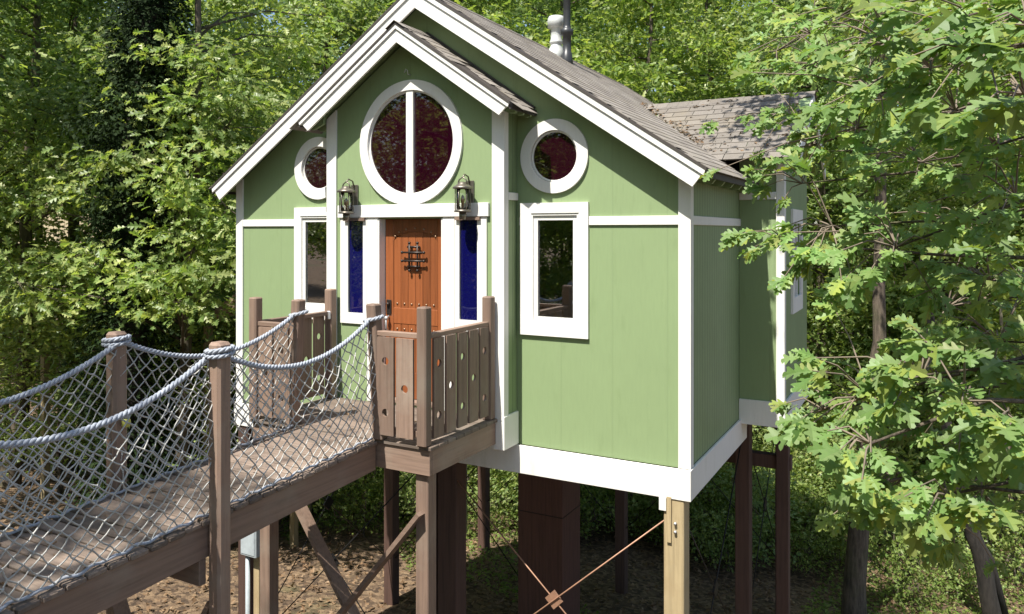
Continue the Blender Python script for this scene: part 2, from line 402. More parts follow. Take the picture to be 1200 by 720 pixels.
def gz(x, y):
    """forest floor height"""
    s = .25-.13*y if y > 0 else .25-.04*y
    s = max(-1.0, min(.8, s))
    d = math.hypot(x, y-2)
    return s+.10*math.sin(x*.7+1.3)*math.cos(y*.55)+.05*math.sin(x*1.9+y*1.3)+.05*max(0, d-26)

# ------------------------------------------------------------------ setting
GN = 150; GS = 150
xs = np.linspace(-1, 1, GN); xs = np.sign(xs)*np.abs(xs)**1.7*GS
V = []
for yy in xs:
    for xx in xs: V.append((xx, yy+2, gz(xx, yy+2)))
T = []
for j in range(GN-1):
    for i in range(GN-1):
        a = j*GN+i; T += [(a, a+1, a+GN+1), (a, a+GN+1, a+GN)]
g_me = np_mesh('ground', np.array(V), np.array(T)); g_me.polygons.foreach_set('use_smooth', [True]*len(g_me.polygons))
gr = link('ground', g_me, M['ground']); tag(gr, 'brown forest floor covered with fallen leaves', None, None, 'structure')

# ------------------------------------------------------------------ the tree house
house = empty('tree_house', (0, 3.2, 0), 'sage green gabled tree house with white trim raised on tall stilts', 'tree house')
WX = 3.07; ZB = DZ-.34; ZSK = DZ-.64; HL = 6.4
S1 = .667; APX = CZ+2.78                      # main roof: top surface height over x = 0
def roof_z(x): return APX-S1*abs(x)
BX = 1.19; BY = -.314; S2 = .69; BAPX = CZ+2.27
def F(y): return lambda u, v, w: (u, y+w, v)
def SX(x): return lambda u, v, w: (x-w, u, v)
def zr(r): return CZ+r
# front wall with its openings
RW = [(s*1.635, zr(.79)) for s in (-1, 1)]
RECT = [(s*1.65-.205*1, s*1.65+.205, zr(-.91), zr(.117)) for s in (-1, 1)]
outer = [(-WX, ZB), (WX, ZB), (WX, roof_z(WX)-.1), (0, APX-.1), (-WX, roof_z(WX)-.1)]
holes = [circ(c[0], c[1], .27, 40) for c in RW]+[rect(*r) for r in RECT]+[rect(-1.0, 1.0, DZ+.02, zr(1.3))]
mb = MB(); mb.prism([outer]+holes, F(0.0), .10); wall_front = mb.build('wall', M['green'], house)
mb = MB(); mb.box(WX-.1, WX-.002, .101, HL, ZB, roof_z(WX)-.08); mb.build('wall', M['green_side'], house)
mb = MB(); mb.box(-WX+.002, -WX+.1, .101, HL, ZB, roof_z(WX)-.08); mb.build('wall', M['green_side'], house)
mb = MB(); mb.prism([outer], F(HL+.001), .1); mb.build('wall', M['green'], house)
mb = MB(); mb.box(-WX+.101, WX-.101, .102, HL-.001, ZB, DZ-.02); mb.build('floor', M['inner'], house)
# entry bay
ENT_BIG = (0, zr(.99)); bay_top = lambda x: BAPX-.09-S2*abs(x)
outer = [(-BX, DZ-.04), (BX, DZ-.04), (BX, bay_top(BX)), (0, bay_top(0)), (-BX, bay_top(BX))]
holes = [circ(*ENT_BIG, .60, 56), rect(-.44, .44, DZ+.02, zr(.14)), rect(.65, .89, zr(-.96), zr(.14)), rect(-.89, -.65, zr(-.96), zr(.14))]
mb = MB(); mb.prism([outer]+holes, F(BY), .10); mb.build('bay_wall', M['green'], house)
for s in (-1, 1):
    x0, x1 = sorted((s*(BX-.1), s*(BX-.002)))
    mb = MB(); mb.box(x0, x1, BY+.101, -.001, DZ-.04, bay_top(BX)-.02); mb.build('bay_wall', M['green_side'], house)
mb = MB(); mb.box(-BX+.101, BX-.101, BY+.102, .099, DZ-.04, DZ+.015); mb.build('floor', M['inner'], house)
# wing on the right side
WY0, WY1, WWX = 2.26, 4.34, 3.58; WAP = zr(1.80); WYM = (WY0+WY1)/2
wing_top = lambda y: WAP-.08-.667*abs(y-WYM)
mb = MB(); mb.box(WX+.001, WWX-.101, WY0, WY0+.1, zr(-2.06), wing_top(WY0)); mb.build('wing_wall', M['green'], house)
mb = MB(); mb.box(WX+.001, WWX-.101, WY1-.1, WY1, zr(-2.06), wing_top(WY0)); mb.build('wing_wall', M['green'], house)
mb = MB(); mb.prism([[(WY0, zr(-2.06)), (WY1, zr(-2.06)), (WY1, wing_top(WY1)), (WYM, wing_top(WYM)), (WY0, wing_top(WY0))], rect(2.98, 3.6, zr(-.85), zr(.1))],
                    SX(WWX), .1); mb.build('wing_wall', M['green_side'], house)
mb = MB(); mb.box(WX+.001, WWX-.101, WY0+.101, WY1-.101, zr(-2.06), zr(-2.0)); mb.build('floor', M['inner'], house)

# white trim boards
W = M['white']
def trim(x0, x1, y0, y1, z0, z1, name='trim_board', p=house, c=.004): return MB().bbox(x0, x1, y0, y1, z0, z1, c).build(name, W, p)
cz0 = ZB+.003
for s in (-1, 1):
    a, b_ = sorted((s*(WX-.10), s*(WX+.022)))
    mb = MB(); mb.prism([[(a, cz0), (b_, cz0), (b_, roof_z(b_)-.10), (a, roof_z(a)-.10)]], F(-.022), .021); mb.build('corner_board', W, house)
    a, b_ = sorted((s*(WX+.001), s*(WX+.021)))
    trim(a, b_, 0, .09, cz0, roof_z(WX)-.12, 'corner_board')
    a, b_ = sorted((s*(BX-.125), s*(BX+.022)))
    mb = MB(); mb.prism([[(a, DZ-.03), (b_, DZ-.03), (b_, bay_top(b_)-.01), (a, bay_top(a)-.01)]], F(BY-.022), .021); mb.build('corner_board', W, house)
    a, b_ = sorted((s*(BX+.001), s*(BX+.021)))
    trim(a, b_, BY, BY+.08, DZ-.03, bay_top(BX)-.03, 'corner_board')
    # bay skirt
    a, b_ = sorted((s*(BX+.001), s*(BX+.03)))
    trim(a, b_, BY-.03, -.023, DZ-.33, DZ+.02, 'skirt_board')
    trim(a, b_-.005 if s > 0 else b_, BY+.081, -.023, zr(.33), zr(.41))
    # belt course
    if s > 0:
        trim(2.033, WX-.101, -.02, -.001, zr(.06), zr(.15)); trim(BX+.031, 1.235, -.02, -.001, zr(.06), zr(.15))
    else:
        trim(-WX+.101, -2.037, -.02, -.001, zr(.06), zr(.15))
    a, b_ = sorted((s*(WX+.001), s*(WX+.018)))
    trim(a, b_, .091, WY0-.001 if s > 0 else HL, zr(.06), zr(.15))
    a, b_ = sorted((s*(WX+.001), s*(WX+.03)))
    trim(a, b_, -.029, WY0+.3 if s > 0 else HL, ZSK, ZB, 'skirt_board')
trim(-BX-.001, BX+.001, BY-.032, BY-.001, DZ-.33, DZ-.032, 'skirt_board')
trim(-WX-.03, WX+.03, -.052, -.030, ZSK, ZB+.001, 'skirt_board')
trim(WX+.001, WWX-.076, WY0-.02, WY0-.001, zr(.38), zr(.47))
trim(WX+.001, WWX+.03, WY0-.03, WY0-.001, zr(-2.35), zr(-2.05), 'skirt_board')
trim(WWX+.001, WWX+.03, WY0, WY1, zr(-2.35), zr(-2.05), 'skirt_board')
trim(WWX-.075, WWX+.022, WY0-.022, WY0-.001, zr(-2.04), wing_top(WY0)-.01, 'corner_board')
trim(WWX+.001, WWX+.022, WY0, WY0+.09, zr(-2.04), wing_top(WY0)-.01, 'corner_board')
trim(WWX-.1, WWX-.001, WY0+.001, WY0+.1, zr(-2.05), wing_top(WY0)-.012, 'corner_board')

# windows
def round_window(c, ro, rg, y, glass, mull=False):
    w = MB(); w.prism([circ(*c, ro, 64), circ(*c, rg+.022, 64)], F(y-.032), .031); win = w.build('window', W, house)
    f = MB(); f.prism([circ(*c, rg+.05, 64), circ(*c, rg, 64)], F(y+.0), .035); f.build('frame', W, win)
    MB().prism([circ(*c, rg+.01, 56)], F(y+.012), .006).build('pane', glass, win)
    if mull: MB().box(-.046, .046, y-.02, y+.008, c[1]-rg-.03, c[1]+rg+.03).build('mullion', W, win)
    return win
for c in RW: round_window(c, .392, .252, 0, M['red_glass'])
big = round_window(ENT_BIG, .70, .565, BY, M['red_glass'], True)
def rect_window(x0, x1, z0, z1, gx0, gx1, gz0, gz1, y, cloth=True):
    w = MB(); w.prism([rect(x0, x1, z0, z1), rect(gx0-.05, gx1+.05, gz0-.05, gz1+.05)], F(y-.034), .033); win = w.build('window', W, house)
    f = MB(); f.prism([rect(gx0-.05, gx1+.05, gz0-.05, gz1+.05), rect(gx0, gx1, gz0, gz1)], F(y-.016), .05); f.build('sash', W, win)
    MB().box(gx0-.07, gx1+.07, y-.044, y-.0345, gz1+.075, gz1+.09).build('head_moulding', W, win)
    MB().box(gx0-.005, gx1+.005, y+.006, y+.012, gz0-.005, gz1+.005).build('pane', M['clear_glass'], win)
    return win
rect_window(1.24, 2.03, zr(-1.11), zr(.30), 1.445, 1.855, zr(-.91), zr(.115), 0)
rect_window(-2.03, -1.24, zr(-1.11), zr(.30), -1.855, -1.445, zr(-.91), zr(.115), 0)
# wing side window
mb = MB(); mb.prism([rect(2.86, 3.72, zr(-1.05), zr(.28)), rect(2.98, 3.6, zr(-.85), zr(.1))], lambda u, v, w: (WWX+.03-w, u, v), .029); ww = mb.build('window', W, house)
MB().box(WWX-.05, WWX-.044, 2.975, 3.605, zr(-.855), zr(.105)).build('pane', M['clear_glass'], ww)
MB().box(WWX-.03, WWX+.02, 3.27, 3.31, zr(-.85), zr(.1)).build('mullion', W, ww)

# entry: casing, sidelights, door
yb = BY-.024
trim(-1.03, 1.03, BY-.04, BY-.001, zr(.155), zr(.30), 'door_head')
for s in (-1, 1):
    a, b_ = sorted((s*.445, s*.60)); trim(a, b_, yb, BY-.001, DZ, zr(.154), 'door_casing')
    a, b_ = sorted((s*.445, s*.425)); MB().box(a, b_, BY-.018, BY+.16, DZ+.02, zr(.139)).build('door_jamb', W, house)
    a, b_ = sorted((s*.603, s*1.0))
    sd = MB(); sd.prism([rect(a, b_, zr(-1.08), zr(.152)), rect(*sorted((s*.66, s*.885)), zr(-.955), zr(.125))], F(yb+.002), .02); sw = sd.build('side_window', W, house)
    MB().box(*sorted((s*.645, s*.895)), BY+.01, BY+.016, zr(-.965), zr(.137)).build('pane', M['blue_glass'], sw)
    MB().box(*sorted((s*.62, s*.93)), yb-.03, yb+.001, zr(.118), zr(.15)).build('head_strip', M['brown_x'], sw)
MB().box(-.424, .424, BY-.03, BY+.16, DZ+.021, DZ+.05).build('threshold', M['brown_x'], house)
dx = .42; dz0 = DZ+.055; dz1 = zr(.135); dy = BY+.09
MB().box(-dx, dx, dy, dy+.045, dz0, dz1)
door = MB().box(-dx, dx, dy+.012, dy+.05, dz0, dz1).build('door', M['door'], house)
for a, b_ in ((-dx, -dx+.115), (dx-.115, dx)): MB().bbox(a, b_, dy, dy+.0115, dz0, dz1, .003).build('stile', M['door'], door)
MB().bbox(-dx+.117, dx-.117, dy, dy+.0115, dz0, dz0+.30, .003).build('rail', M['door'], door)
ax = dx-.117; ang = [math.pi*(i/16) for i in range(17)]
arch = [(ax*math.cos(t), dz1-.26+.12*math.sin(t)) for t in ang]
MB().prism([[(-ax, dz1), *arch[::-1], (ax, dz1)]], F(dy), .0115).build('arched_rail', M['door'], door)
pw = 2*ax/6
for i in range(6):
    x0 = -ax+i*pw; MB().bbox(x0+.002, x0+pw-.002, dy+.005, dy+.0115, dz0+.302, dz1-.262+.12*math.sin(math.acos(max(-1, min(1, (x0+pw/2)/ax))))-.004, .003).build('plank', M['door'], door)
st = MB(); st.lathe([(.013, 0), (.012, .006), (.007, .011), (.001, .013)], (0, 0, 0), 10); st_me = st.mesh('stud'); st_me.materials.append(M['stud'])
MB().bbox(-dx+.117, dx-.117, dy, dy+.0105, DZ+.90, DZ+1.08, .003).build('rail', M['door'], door)
for zz in (DZ+1.13, DZ+.84):
  for i in range(6): link('stud', st_me, None, door, (-ax+(i+.5)*pw, dy+.005, zz), (math.pi/2, 0, 0))
for i in range(7):
    t = math.pi*(.08+.84*i/6); link('stud', st_me, None, door, (ax*.95*math.cos(t), dy, dz1-.225+.12*math.sin(t)), (math.pi/2, 0, 0))
gc = (0.0, DZ+1.67); gm = MB()
for x in (-.055, .055): gm.tube([(x, dy-.035, gc[1]-.155), (x, dy-.035, gc[1]+.155)], .011, 8)
for z in (-.13, -.06, .06, .13)[0:4:1]:
    if z in (-.06, .06): gm.tube([(-.15, dy-.045, gc[1]+z*.8), (.15, dy-.045, gc[1]+z*.8)], .011, 8)
    else: gm.tube([(-.085, dy-.03, gc[1]+z*.85), (.085, dy-.03, gc[1]+z*.85)], .012, 8)
for x in (-.055, .055):
    for z in (-.155, .155): gm.ball((x, dy-.035, gc[1]+z), .017); gm.tube([(x, dy-.035, gc[1]+z*.72), (x, dy+.006, gc[1]+z*.72)], .009, 6)
for x in (-.15, .15):
    for z in (-.048, .048): gm.ball((x, dy-.045, gc[1]+z), .017)
gm.build('grille', M['iron'], door)
hx = -dx+.055; hd = MB(); hd.bbox(hx-.035, hx+.035, dy-.014, dy-.001, DZ+1.0, DZ+1.17, .006)
hd.lathe([(.02, 0), (.02, .02), (.012, .03)], (0, 0, 0), 10)
hd.v[-30:] = [(hx+p[0], dy-.014-p[2], DZ+1.12+p[1]) for p in hd.v[-30:]]
hd.build('lock_plate', M['iron'], door)
MB().tube([(hx, dy-.01, DZ+.98), (hx, dy-.06, DZ+.95), (hx+.005, dy-.065, DZ+.85), (hx, dy-.012, DZ+.80)], [.012, .012, .012, .014], 8).ball((hx, dy-.055, DZ+.96), .026).build('handle', M['steel'], door)

# roofs: deck slabs, rake boards, shingles
def shingle_mesh(w, L, t=.0075, mat='shingle'):
    me = MB().add([(-.01, -w/2, 0), (-.01, w/2, 0), (L, w/2, .002), (L, -w/2, .002), (L, -w/2, .002+t), (L, w/2, .002+t), (-.01, w/2, .003), (-.01, -w/2, .003)],
                  [(0, 1, 2, 3), (3, 2, 5, 4), (4, 5, 6, 7), (0, 3, 4, 7), (1, 6, 5, 2)]).mesh('shingle'); me.materials.append(M[mat]); return me
SHM = [shingle_mesh(w, .175) for w in (.22, .27, .31)]
SHD = [shingle_mesh(w, .175, .010, 'shingle_shaded') for w in (.22, .27, .31)]
SHW = (.228, .278, .318)
n_sh = 0
def shingle_field(parent, ridge, length_dir, down_dir, L, Dn, budget, keep=lambda p: True, near=None, SM=SHM):
    """courses of shingles on a slope; ridge = corner at the ridge, length_dir along the ridge, down_dir down the slope"""
    global n_sh
    ld = Vector(length_dir).normalized(); dd = Vector(down_dir).normalized(); nn = dd.cross(ld)
    if nn.z < 0: nn = -nn
    items = []; ex = .142; nC = int(Dn/ex)
    for c in range(nC+1):
        d = c*ex; u = -rng.uniform(0, .2)
        while u < L:
            k = rng.randrange(3); w = SHW[k]; uc = u+w/2
            if uc-w/2 < -.01: u += w; continue
            if uc+w/2 > L+.02: break
            p = Vector(ridge)+ld*uc+dd*d+nn*(.004+.0006*rng.random())
            if keep(p): items.append((p, k))
            u += w
    items.sort(key=lambda it: (it[0]-cam.location).length if near is None else near(it[0]))
    yv = nn.cross(dd); Rm = Matrix((dd, yv, nn)).transposed(); eul = Rm.to_euler()
    for p, k in items[:budget]:
        link('shingle', SM[k], None, parent, p, (eul.x, eul.y, eul.z)); n_sh += 1
    rest = items[budget:]; mb = MB()
    for p, k in rest:
        me = SM[k]; R3 = Rm
        mb.add([p+R3 @ v.co for v in me.vertices], [tuple(f.vertices) for f in me.polygons])
    if rest: tag(mb.build('shingle_courses', SM[0].materials[0], parent), kind='stuff')
EX = 3.29; RY0, RY1 = -.26, 6.66; sl_ = math.hypot(1, S1)
def gable_slab(ex, apx, sl, y0, y1, th, name='roof'):
    mb = MB(); mb.prism([[(-ex, apx-sl*ex), (0, apx), (ex, apx-sl*ex), (ex, apx-sl*ex-th), (0, apx-th), (-ex, apx-sl*ex-th)]], F(y0), y1-y0)
    o = mb.build(name, M['green_plain'], house)
    MB().prism([[(-ex, apx-sl*ex+.001), (0, apx+.001), (ex, apx-sl*ex+.001), (ex, apx-sl*ex+.004), (0, apx+.004), (-ex, apx-sl*ex+.004)]], F(y0), y1-y0).build('roofing_felt', M['drip'], o)
    return o
roof = gable_slab(EX-.005, APX-.002, S1, RY0+.03, RY1-.03, .05)
down_r = (1, 0, -S1); down_l = (-1, 0, -S1); DN = EX*sl_
def above_wing(p): return not (p.x > 1.5 and abs(p.y-WYM) < 1.5 and p.z < WAP-.667*abs(p.y-WYM)-.01)
shingle_field(roof, (0, RY0, APX), (0, 1, 0), down_r, RY1-RY0, DN, 215, above_wing)
shingle_field(roof, (0, RY0, APX), (0, 1, 0), down_l, RY1-RY0, DN, 0)
capm = shingle_mesh(.26, .2)
ridge = MB()
for i in range(45):
    y = RY0+.08+i*.15
    if y > RY1-.1: break
    for s in (-1, 1): ridge.add([(0, y-.1, APX+.022), (0, y+.1, APX+.017), (s*.13, y+.1, APX+.017-.13*S1), (s*.13, y-.1, APX+.022-.13*S1)], [(0, 1, 2, 3) if s < 0 else (3, 2, 1, 0)])
tag(ridge.build('ridge_cap', M['shingle'], roof), kind='stuff')
def rake(ex, apx, sl, y, parent, h1=.145, h2=.05, back=False):
    for s in (-1, 1):
        sg = -1 if not back else 1
        def strip(t0, t1, y0, d, e0=ex, cut=0.0):
            # band between vertical drops t0 and t1 below the roof line, with a plumb or raked lower end
            return MB().prism([[(0.0005*s, apx-t0), (s*e0, apx-sl*e0-t0), (s*(e0-cut), apx-sl*(e0-cut)-t1), (0.0005*s, apx-t1)]], F(y0), d)
        v1 = h2*math.hypot(1, sl); v2 = (h1+h2)*math.hypot(1, sl)
        strip(-.012, .018, y-.032, .03, ex+.012, .0).build('drip_edge', M['drip'], parent)
        strip(.019, .019+v1, y-.026, .026, ex, .015).build('rake_moulding', W, parent)
        b = strip(.0195+v1, .02+v2, y-.008, .026, ex-.035, .09); b.build('rake_board', W, parent)
rake(EX, APX, S1, RY0+.03, roof); rake(EX, APX, S1, RY1-.03, roof, back=True)
# eave fascia and rafter tails
for s in (-1, 1):
    ez = roof_z(EX)
    MB().box(*sorted((s*(EX-.006), s*(EX+.016))), RY0+.02, RY1-.02, ez-.085, ez-.004).build('eave_fascia', M['drip'], roof)
    if s > 0:
        rt = MB(); rt.prism([[(WX+.0, roof_z(WX)-.055), (EX-.01, roof_z(EX)-.055), (EX-.01, roof_z(EX)-.09), (EX-.04, roof_z(EX)-.125), (EX-.10, roof_z(EX)-.13), (WX, roof_z(EX)-.10)]], F(0), .045)
        rm = rt.mesh('rafter_tail'); rm.materials.append(M['green_plain'])
        for i in range(16):
            y = .15+i*.4
            if WY0-.2 < y < WY1+.2 or y > HL: continue
            link('rafter_tail', rm, None, roof, (0, y, 0))
# entry roof
BEX = 1.41; BRY = -.60
er = gable_slab(BEX-.005, BAPX-.002, S2, BRY+.03, .0-.002, .05, 'entry_roof')
for dn, bud in (((1, 0, -S2), 45), ((-1, 0, -S2), 0)):
    shingle_field(er, (0, BRY, BAPX), (0, 1, 0), dn, .6, BEX*math.hypot(1, S2), bud)
rake(BEX, BAPX, S2, BRY+.03, er, .12, .035)
er_c = MB()
for i in range(4):
    y = BRY+.08+i*.15
    for s in (-1, 1): er_c.add([(0, y-.1, BAPX+.024), (0, y+.09, BAPX+.019), (s*.12, y+.09, BAPX+.019-.12*S2), (s*.12, y-.1, BAPX+.024-.12*S2)], [(0, 1, 2, 3) if s < 0 else (3, 2, 1, 0)])
er_c.build('ridge_cap', M['shingle'], er)
for s in (-1, 1):
    ez = BAPX-S2*BEX
    MB().box(*sorted((s*(BEX-.006), s*(BEX+.014))), BRY+.02, -.003, ez-.07, ez-.004).build('eave_fascia', M['drip'], er)
    for y in (-.42, -.26, -.10):
        r = MB(); r.prism([[(s*(BX+.0), BAPX-S2*BX-.055), (s*(BEX-.01), ez-.055), (s*(BEX-.02), ez-.085), (s*(BEX-.08), ez-.09), (s*BX, ez-.03)]], F(y), .04); r.build('rafter_tail', M['green_plain'], er)
fl = MB().bar((0.02, -.02, BAPX+.02), (BEX, -.02, BAPX-S2*BEX+.02), .03, .02); fl.bar((-0.02, -.02, BAPX+.02), (-BEX, -.02, BAPX-S2*BEX+.02), .03, .02); fl.build('flashing', M['drip'], er)
# wing roof
WEY = 1.30; wr_p = [[(WYM-WEY, WAP-.667*WEY-.002), (WYM, WAP-.002), (WYM+WEY, WAP-.667*WEY-.002), (WYM+WEY, WAP-.667*WEY-.05), (WYM, WAP-.05), (WYM-WEY, WAP-.667*WEY-.05)]]
mb = MB(); mb.prism(wr_p, lambda u, v, w: (1.7+w, u, v), 2.08); wr = mb.build('wing_roof', M['green_plain'], house)
def above_main(p): return p.z > roof_z(p.x)-.02
for sgn, bud in ((-1, 40), (1, 0)):
    shingle_field(wr, (1.5, WYM, WAP), (1, 0, 0), (0, sgn, -.667), 2.30, WEY*sl_, bud, above_main, SM=SHD)
MB().box(2.75, 3.78, WYM-WEY-.014, WYM-WEY+.002, WAP-.667*WEY-.09, WAP-.667*WEY-.005).build('eave_fascia', M['drip'], wr)
wcap = MB()
for i in range(15):
    x = 1.62+i*.15
    for s in (-1, 1): wcap.add([(x-.1, WYM, WAP+.018), (x+.1, WYM, WAP+.023), (x+.1, WYM+s*.13, WAP+.023-.13*.667), (x-.1, WYM+s*.13, WAP+.018-.13*.667)], [(0, 1, 2, 3) if s > 0 else (3, 2, 1, 0)])
wcap.build('ridge_cap', M['shingle_shaded'], wr)
for s in (-1, 1):
    MB().prism([[(WYM, WAP-.02), (WYM+s*WEY, WAP-.667*WEY-.02), (WYM+s*WEY, WAP-.667*WEY-.19), (WYM, WAP-.19)]], lambda u, v, w: (3.805-w, u, v), .025).build('rake_board', W, wr)
# vents through the roof
vb = (.21, 3.08, roof_z(.21)-.03)
MB().lathe([(.14, -.10), (.12, .09), (.085, .16), (.083, .19), (.10, .20), (.10, .225), (.083, .26), (.083, .42), (.10, .43), (.13, .44), (.13, .56), (.11, .60), (.02, .62)], vb, 20).build('vent_pipe', M['whitepipe'], roof)
kb = (.42, 3.0, roof_z(.42)-.03)
MB().lathe([(.10, -.06), (.085, .06), (.075, .16), (.065, .17), (.065, .42), (.095, .43), (.095, .50), (.06, .52), (.055, .56), (.055, 1.35), (.09, 1.36), (.09, 1.45), (.02, 1.47)], kb, 20).build('vent_pipe', M['blackpipe'], roof)
# hook and stained post on the gable
MB().tube([(0, BY-.001, zr(1.75)), (0, BY-.05, zr(1.75)), (0, BY-.055, zr(1.79)), (-.03, BY-.05, zr(1.81)), (-.05, BY-.045, zr(1.77))], .006, 6).build('hook', M['steel'], house)

# stilts, centre shaft, rods
def stilt(x, y, top, w=.19, mat='stilt', name='stilt'):
    return MB().bbox(x-w/2, x+w/2, y-w/2, y+w/2, gz(x, y)-.4, top, .008).build(name, M[mat], house)
cols_x = (-2.95, 0.05, 2.93); rows_y = (.06, 3.2, 6.3)
for i, x in enumerate(cols_x):
    for j, y in enumerate(rows_y):
        if (i, j) in ((2, 0), (1, 1)): continue
        stilt(x, y, ZB if j else ZSK+.03)
MB().bbox(.16, .42, -.02, .2, gz(.3, 0)-.4, ZSK+.02, .01).build('stilt', M['stilt'], house)
tp = stilt(2.93, .06, ZSK+.03, .20, 'treated')
MB().box(2.79, 2.86, -.062, -.041, ZSK-.12, ZSK+.002).build('trim_board', W, house)
MB().box(2.865, 2.91, -.064, -.042, ZSK-.42, ZSK+.02).build('cleat', M['treated'], tp)
for q in (.23, .31): MB().tube([(2.95, -.07, ZSK-q), (2.95, -.041, ZSK-q)], .014, 6).build('bolt', M['steel'], tp)
sh = MB(); sh.bbox(-.32, .42, 2.85, 3.5, gz(0, 3)-.4, ZB, .01); shaft = sh.build('service_shaft', M['pier'], house)
MB().box(-.325, .425, 2.845, 3.505, zr(-4.2), zr(-4.19)).build('seam', M['blackrod'], shaft)
for y in rows_y[1:]: MB().bbox(-3.05, 3.05, y-.1, y+.1, ZSK-.05 if y > 4 else ZSK+.05, ZB-.001, .006).build('floor_beam', M['stilt'], house)
for x in (-2.95, 2.93): MB().bbox(x-.08, x+.08, .2, 6.25, ZSK+.02, ZB-.002, .006).build('floor_beam', M['stilt'], house)
MB().bbox(2.3, 3.5, 3.42, 3.56, ZSK-.6, ZSK-.42, .006).build('cross_beam', M['stilt'], house)
MB().bbox(3.32, 3.48, 3.35, 3.5, gz(3.4, 3.4)-.4, zr(-2.06), .008).build('stilt', M['stilt'], house)
def xbrace(a, b_, zt, zb, mat, plate=.11):
    a, b_ = Vector((*a, 0)), Vector((*b_, 0)); c = (a+b_)/2; zc = (zt+zb)/2
    br = MB().tube([(a.x, a.y, zt), (b_.x, b_.y, zb)], .008, 6).build('cross_brace', mat, house)
    MB().tube([(b_.x, b_.y-.025, zt), (a.x, a.y-.025, zb)], .008, 6).build('rod', mat, br)
    d = (b_-a).normalized(); n = Vector((-d.y, d.x, 0)); s = plate
    pm = MB(); P = [Vector((c.x, c.y, zc))+d*u*s+Vector((0, 0, v*s))+n*w*.012 for w in (-1, 1) for u, v in ((-1, 0), (0, -1), (1, 0), (0, 1))]
    pm.add(P, [(0, 1, 2, 3), (7, 6, 5, 4), (0, 4, 5, 1), (1, 5, 6, 2), (2, 6, 7, 3), (3, 7, 4, 0)]); pm.build('plate', mat, br)
xbrace((.42, .0), (2.84, .0), DZ-.86, DZ-3.0, M['rod'], .10)
for a, b_ in (((2.93, .16), (2.93, 3.1)), ((-2.95, .16), (-2.95, 3.1)), ((-2.95, 3.3), (-2.95, 6.2)), ((-2.85, 6.3), (-.05, 6.3)), ((.15, 6.3), (2.83, 6.3)), ((2.93, 3.3), (2.93, 6.2)), ((-2.85, 3.2), (-.33, 3.2)), ((-2.85, .06), (-.1, .06))):
    xbrace(a, b_, ZSK-.15, DZ-3.6, M['blackrod'])

# ------------------------------------------------------------------ wall lanterns
def lantern(x, label):
    y = BY-.16; z = zr(.18); r = empty('wall_lantern', (x, BY, z), label, 'lantern', 'lanterns flanking the entry')
    L = M['lantern']
    MB().bbox(x-.05, x+.05, BY-.024, BY-.001, z-.0+.06, z+.36, .006).build('back_plate', L, r)
    MB().lathe([(.088, .02), (.094, .03), (.08, .045), (.05, .05)], (x, y, z), 4+12).build('base', L, r)
    cg = MB()
    for k in range(6):
        t = math.pi/6+k*math.pi/3; cg.tube([(x+.078*math.cos(t), y+.078*math.sin(t), z+.045), (x+.078*math.cos(t), y+.078*math.sin(t), z+.27)], .006, 5)
    cg.build('cage', L, r)
    MB().lathe([(.068, .05), (.068, .265)], (x, y, z), 18).build('glass', M['lamp_glass'], r)
    MB().lathe([(.105, .265), (.108, .28), (.085, .295), (.055, .315), (.05, .33), (.02, .34)], (x, y, z), 18).build('cap', L, r)
    MB().tube([(x-.06, y, z+.30), (x-.045, y, z+.36), (x, y, z+.39), (x+.045, y, z+.36), (x+.06, y, z+.30)], .008, 6).build('bail', L, r)
    MB().tube([(x, BY-.01, z+.30), (x, BY-.05, z+.40), (x, BY-.12, z+.42), (x, y-.0, z+.385)], .009, 6).build('arm', L, r)
    MB().lathe([(.006, .05), (.012, .06), (.012, .11), (.018, .12), (.024, .15), (.018, .18), (.004, .20)], (x, y, z), 12).build('bulb', M['stud'], r)
    MB().tube([(x, y, z-.06), (x, y, z+.02)], .04, 10).build('drop_collar', L, r)
lantern(-.79, 'pewter caged wall lantern above the blue side window by the door handle')
lantern(.79, 'pewter caged wall lantern above the side window away from the door handle')

# ------------------------------------------------------------------ landing
land = empty('entry_landing', (0, -.9, 0), 'brown wooden porch landing with drilled board railings before the door', 'landing')
LX = 1.12; LY0 = -1.56; LY1 = BY-.036
y = LY0-.02
while y < LY1-.06:
    w = min(.138, LY1-y-.002); MB().bbox(-LX-.025, LX+.025, y, y+w, DZ-.036, DZ, .005).build('plank', M['deck'], land); y += .144
MB().bbox(-LX, LX, LY0, LY0+.04, DZ-.27, DZ-.038, .004).build('rim_beam', M['brown_x'], land)
for s in (-1, 1): MB().bbox(*sorted((s*(LX-.04), s*LX)), LY0+.041, LY1-.0, DZ-.27, DZ-.038, .004).build('rim_beam', M['brown_y'], land)
def post(x, y, z0, z1, w=.10, parent=land, lean=0, mat='brown_z'):
    mb = MB(); mb.bbox(x-w/2, x+w/2, y-w/2, y+w/2, z0, z1, .012)
    if lean: mb.v = [(vx+lean*(z1-vz)/(z1-z0), vy, vz) for vx, vy, vz in mb.v]
    return mb.build('post', M[mat], parent)
for s in (-1, 1):
    post(s*1.065, LY0-.01, DZ+.001, DZ+1.27, .105)
    post(s*.475, LY0-.0, DZ+.001, DZ+1.27, .11, lean=s*.085)
    post(s*1.075, -.42, DZ+.001, DZ+1.28, .105)
    # rails
    for z, w, h in ((1.0, .07, .045), (.10, .04, .06)):
        MB().bbox(*sorted((s*.53, s*1.012)), LY0-w/2, LY0+w/2, DZ+z-h/2, DZ+z+h/2, .004).build('rail', M['brown_x'], land)
        MB().bbox(*sorted((s*(1.075-w/2), s*(1.075+w/2))), LY0+.045, -.475, DZ+z-h/2, DZ+z+h/2, .004).build('rail', M['brown_y'], land)
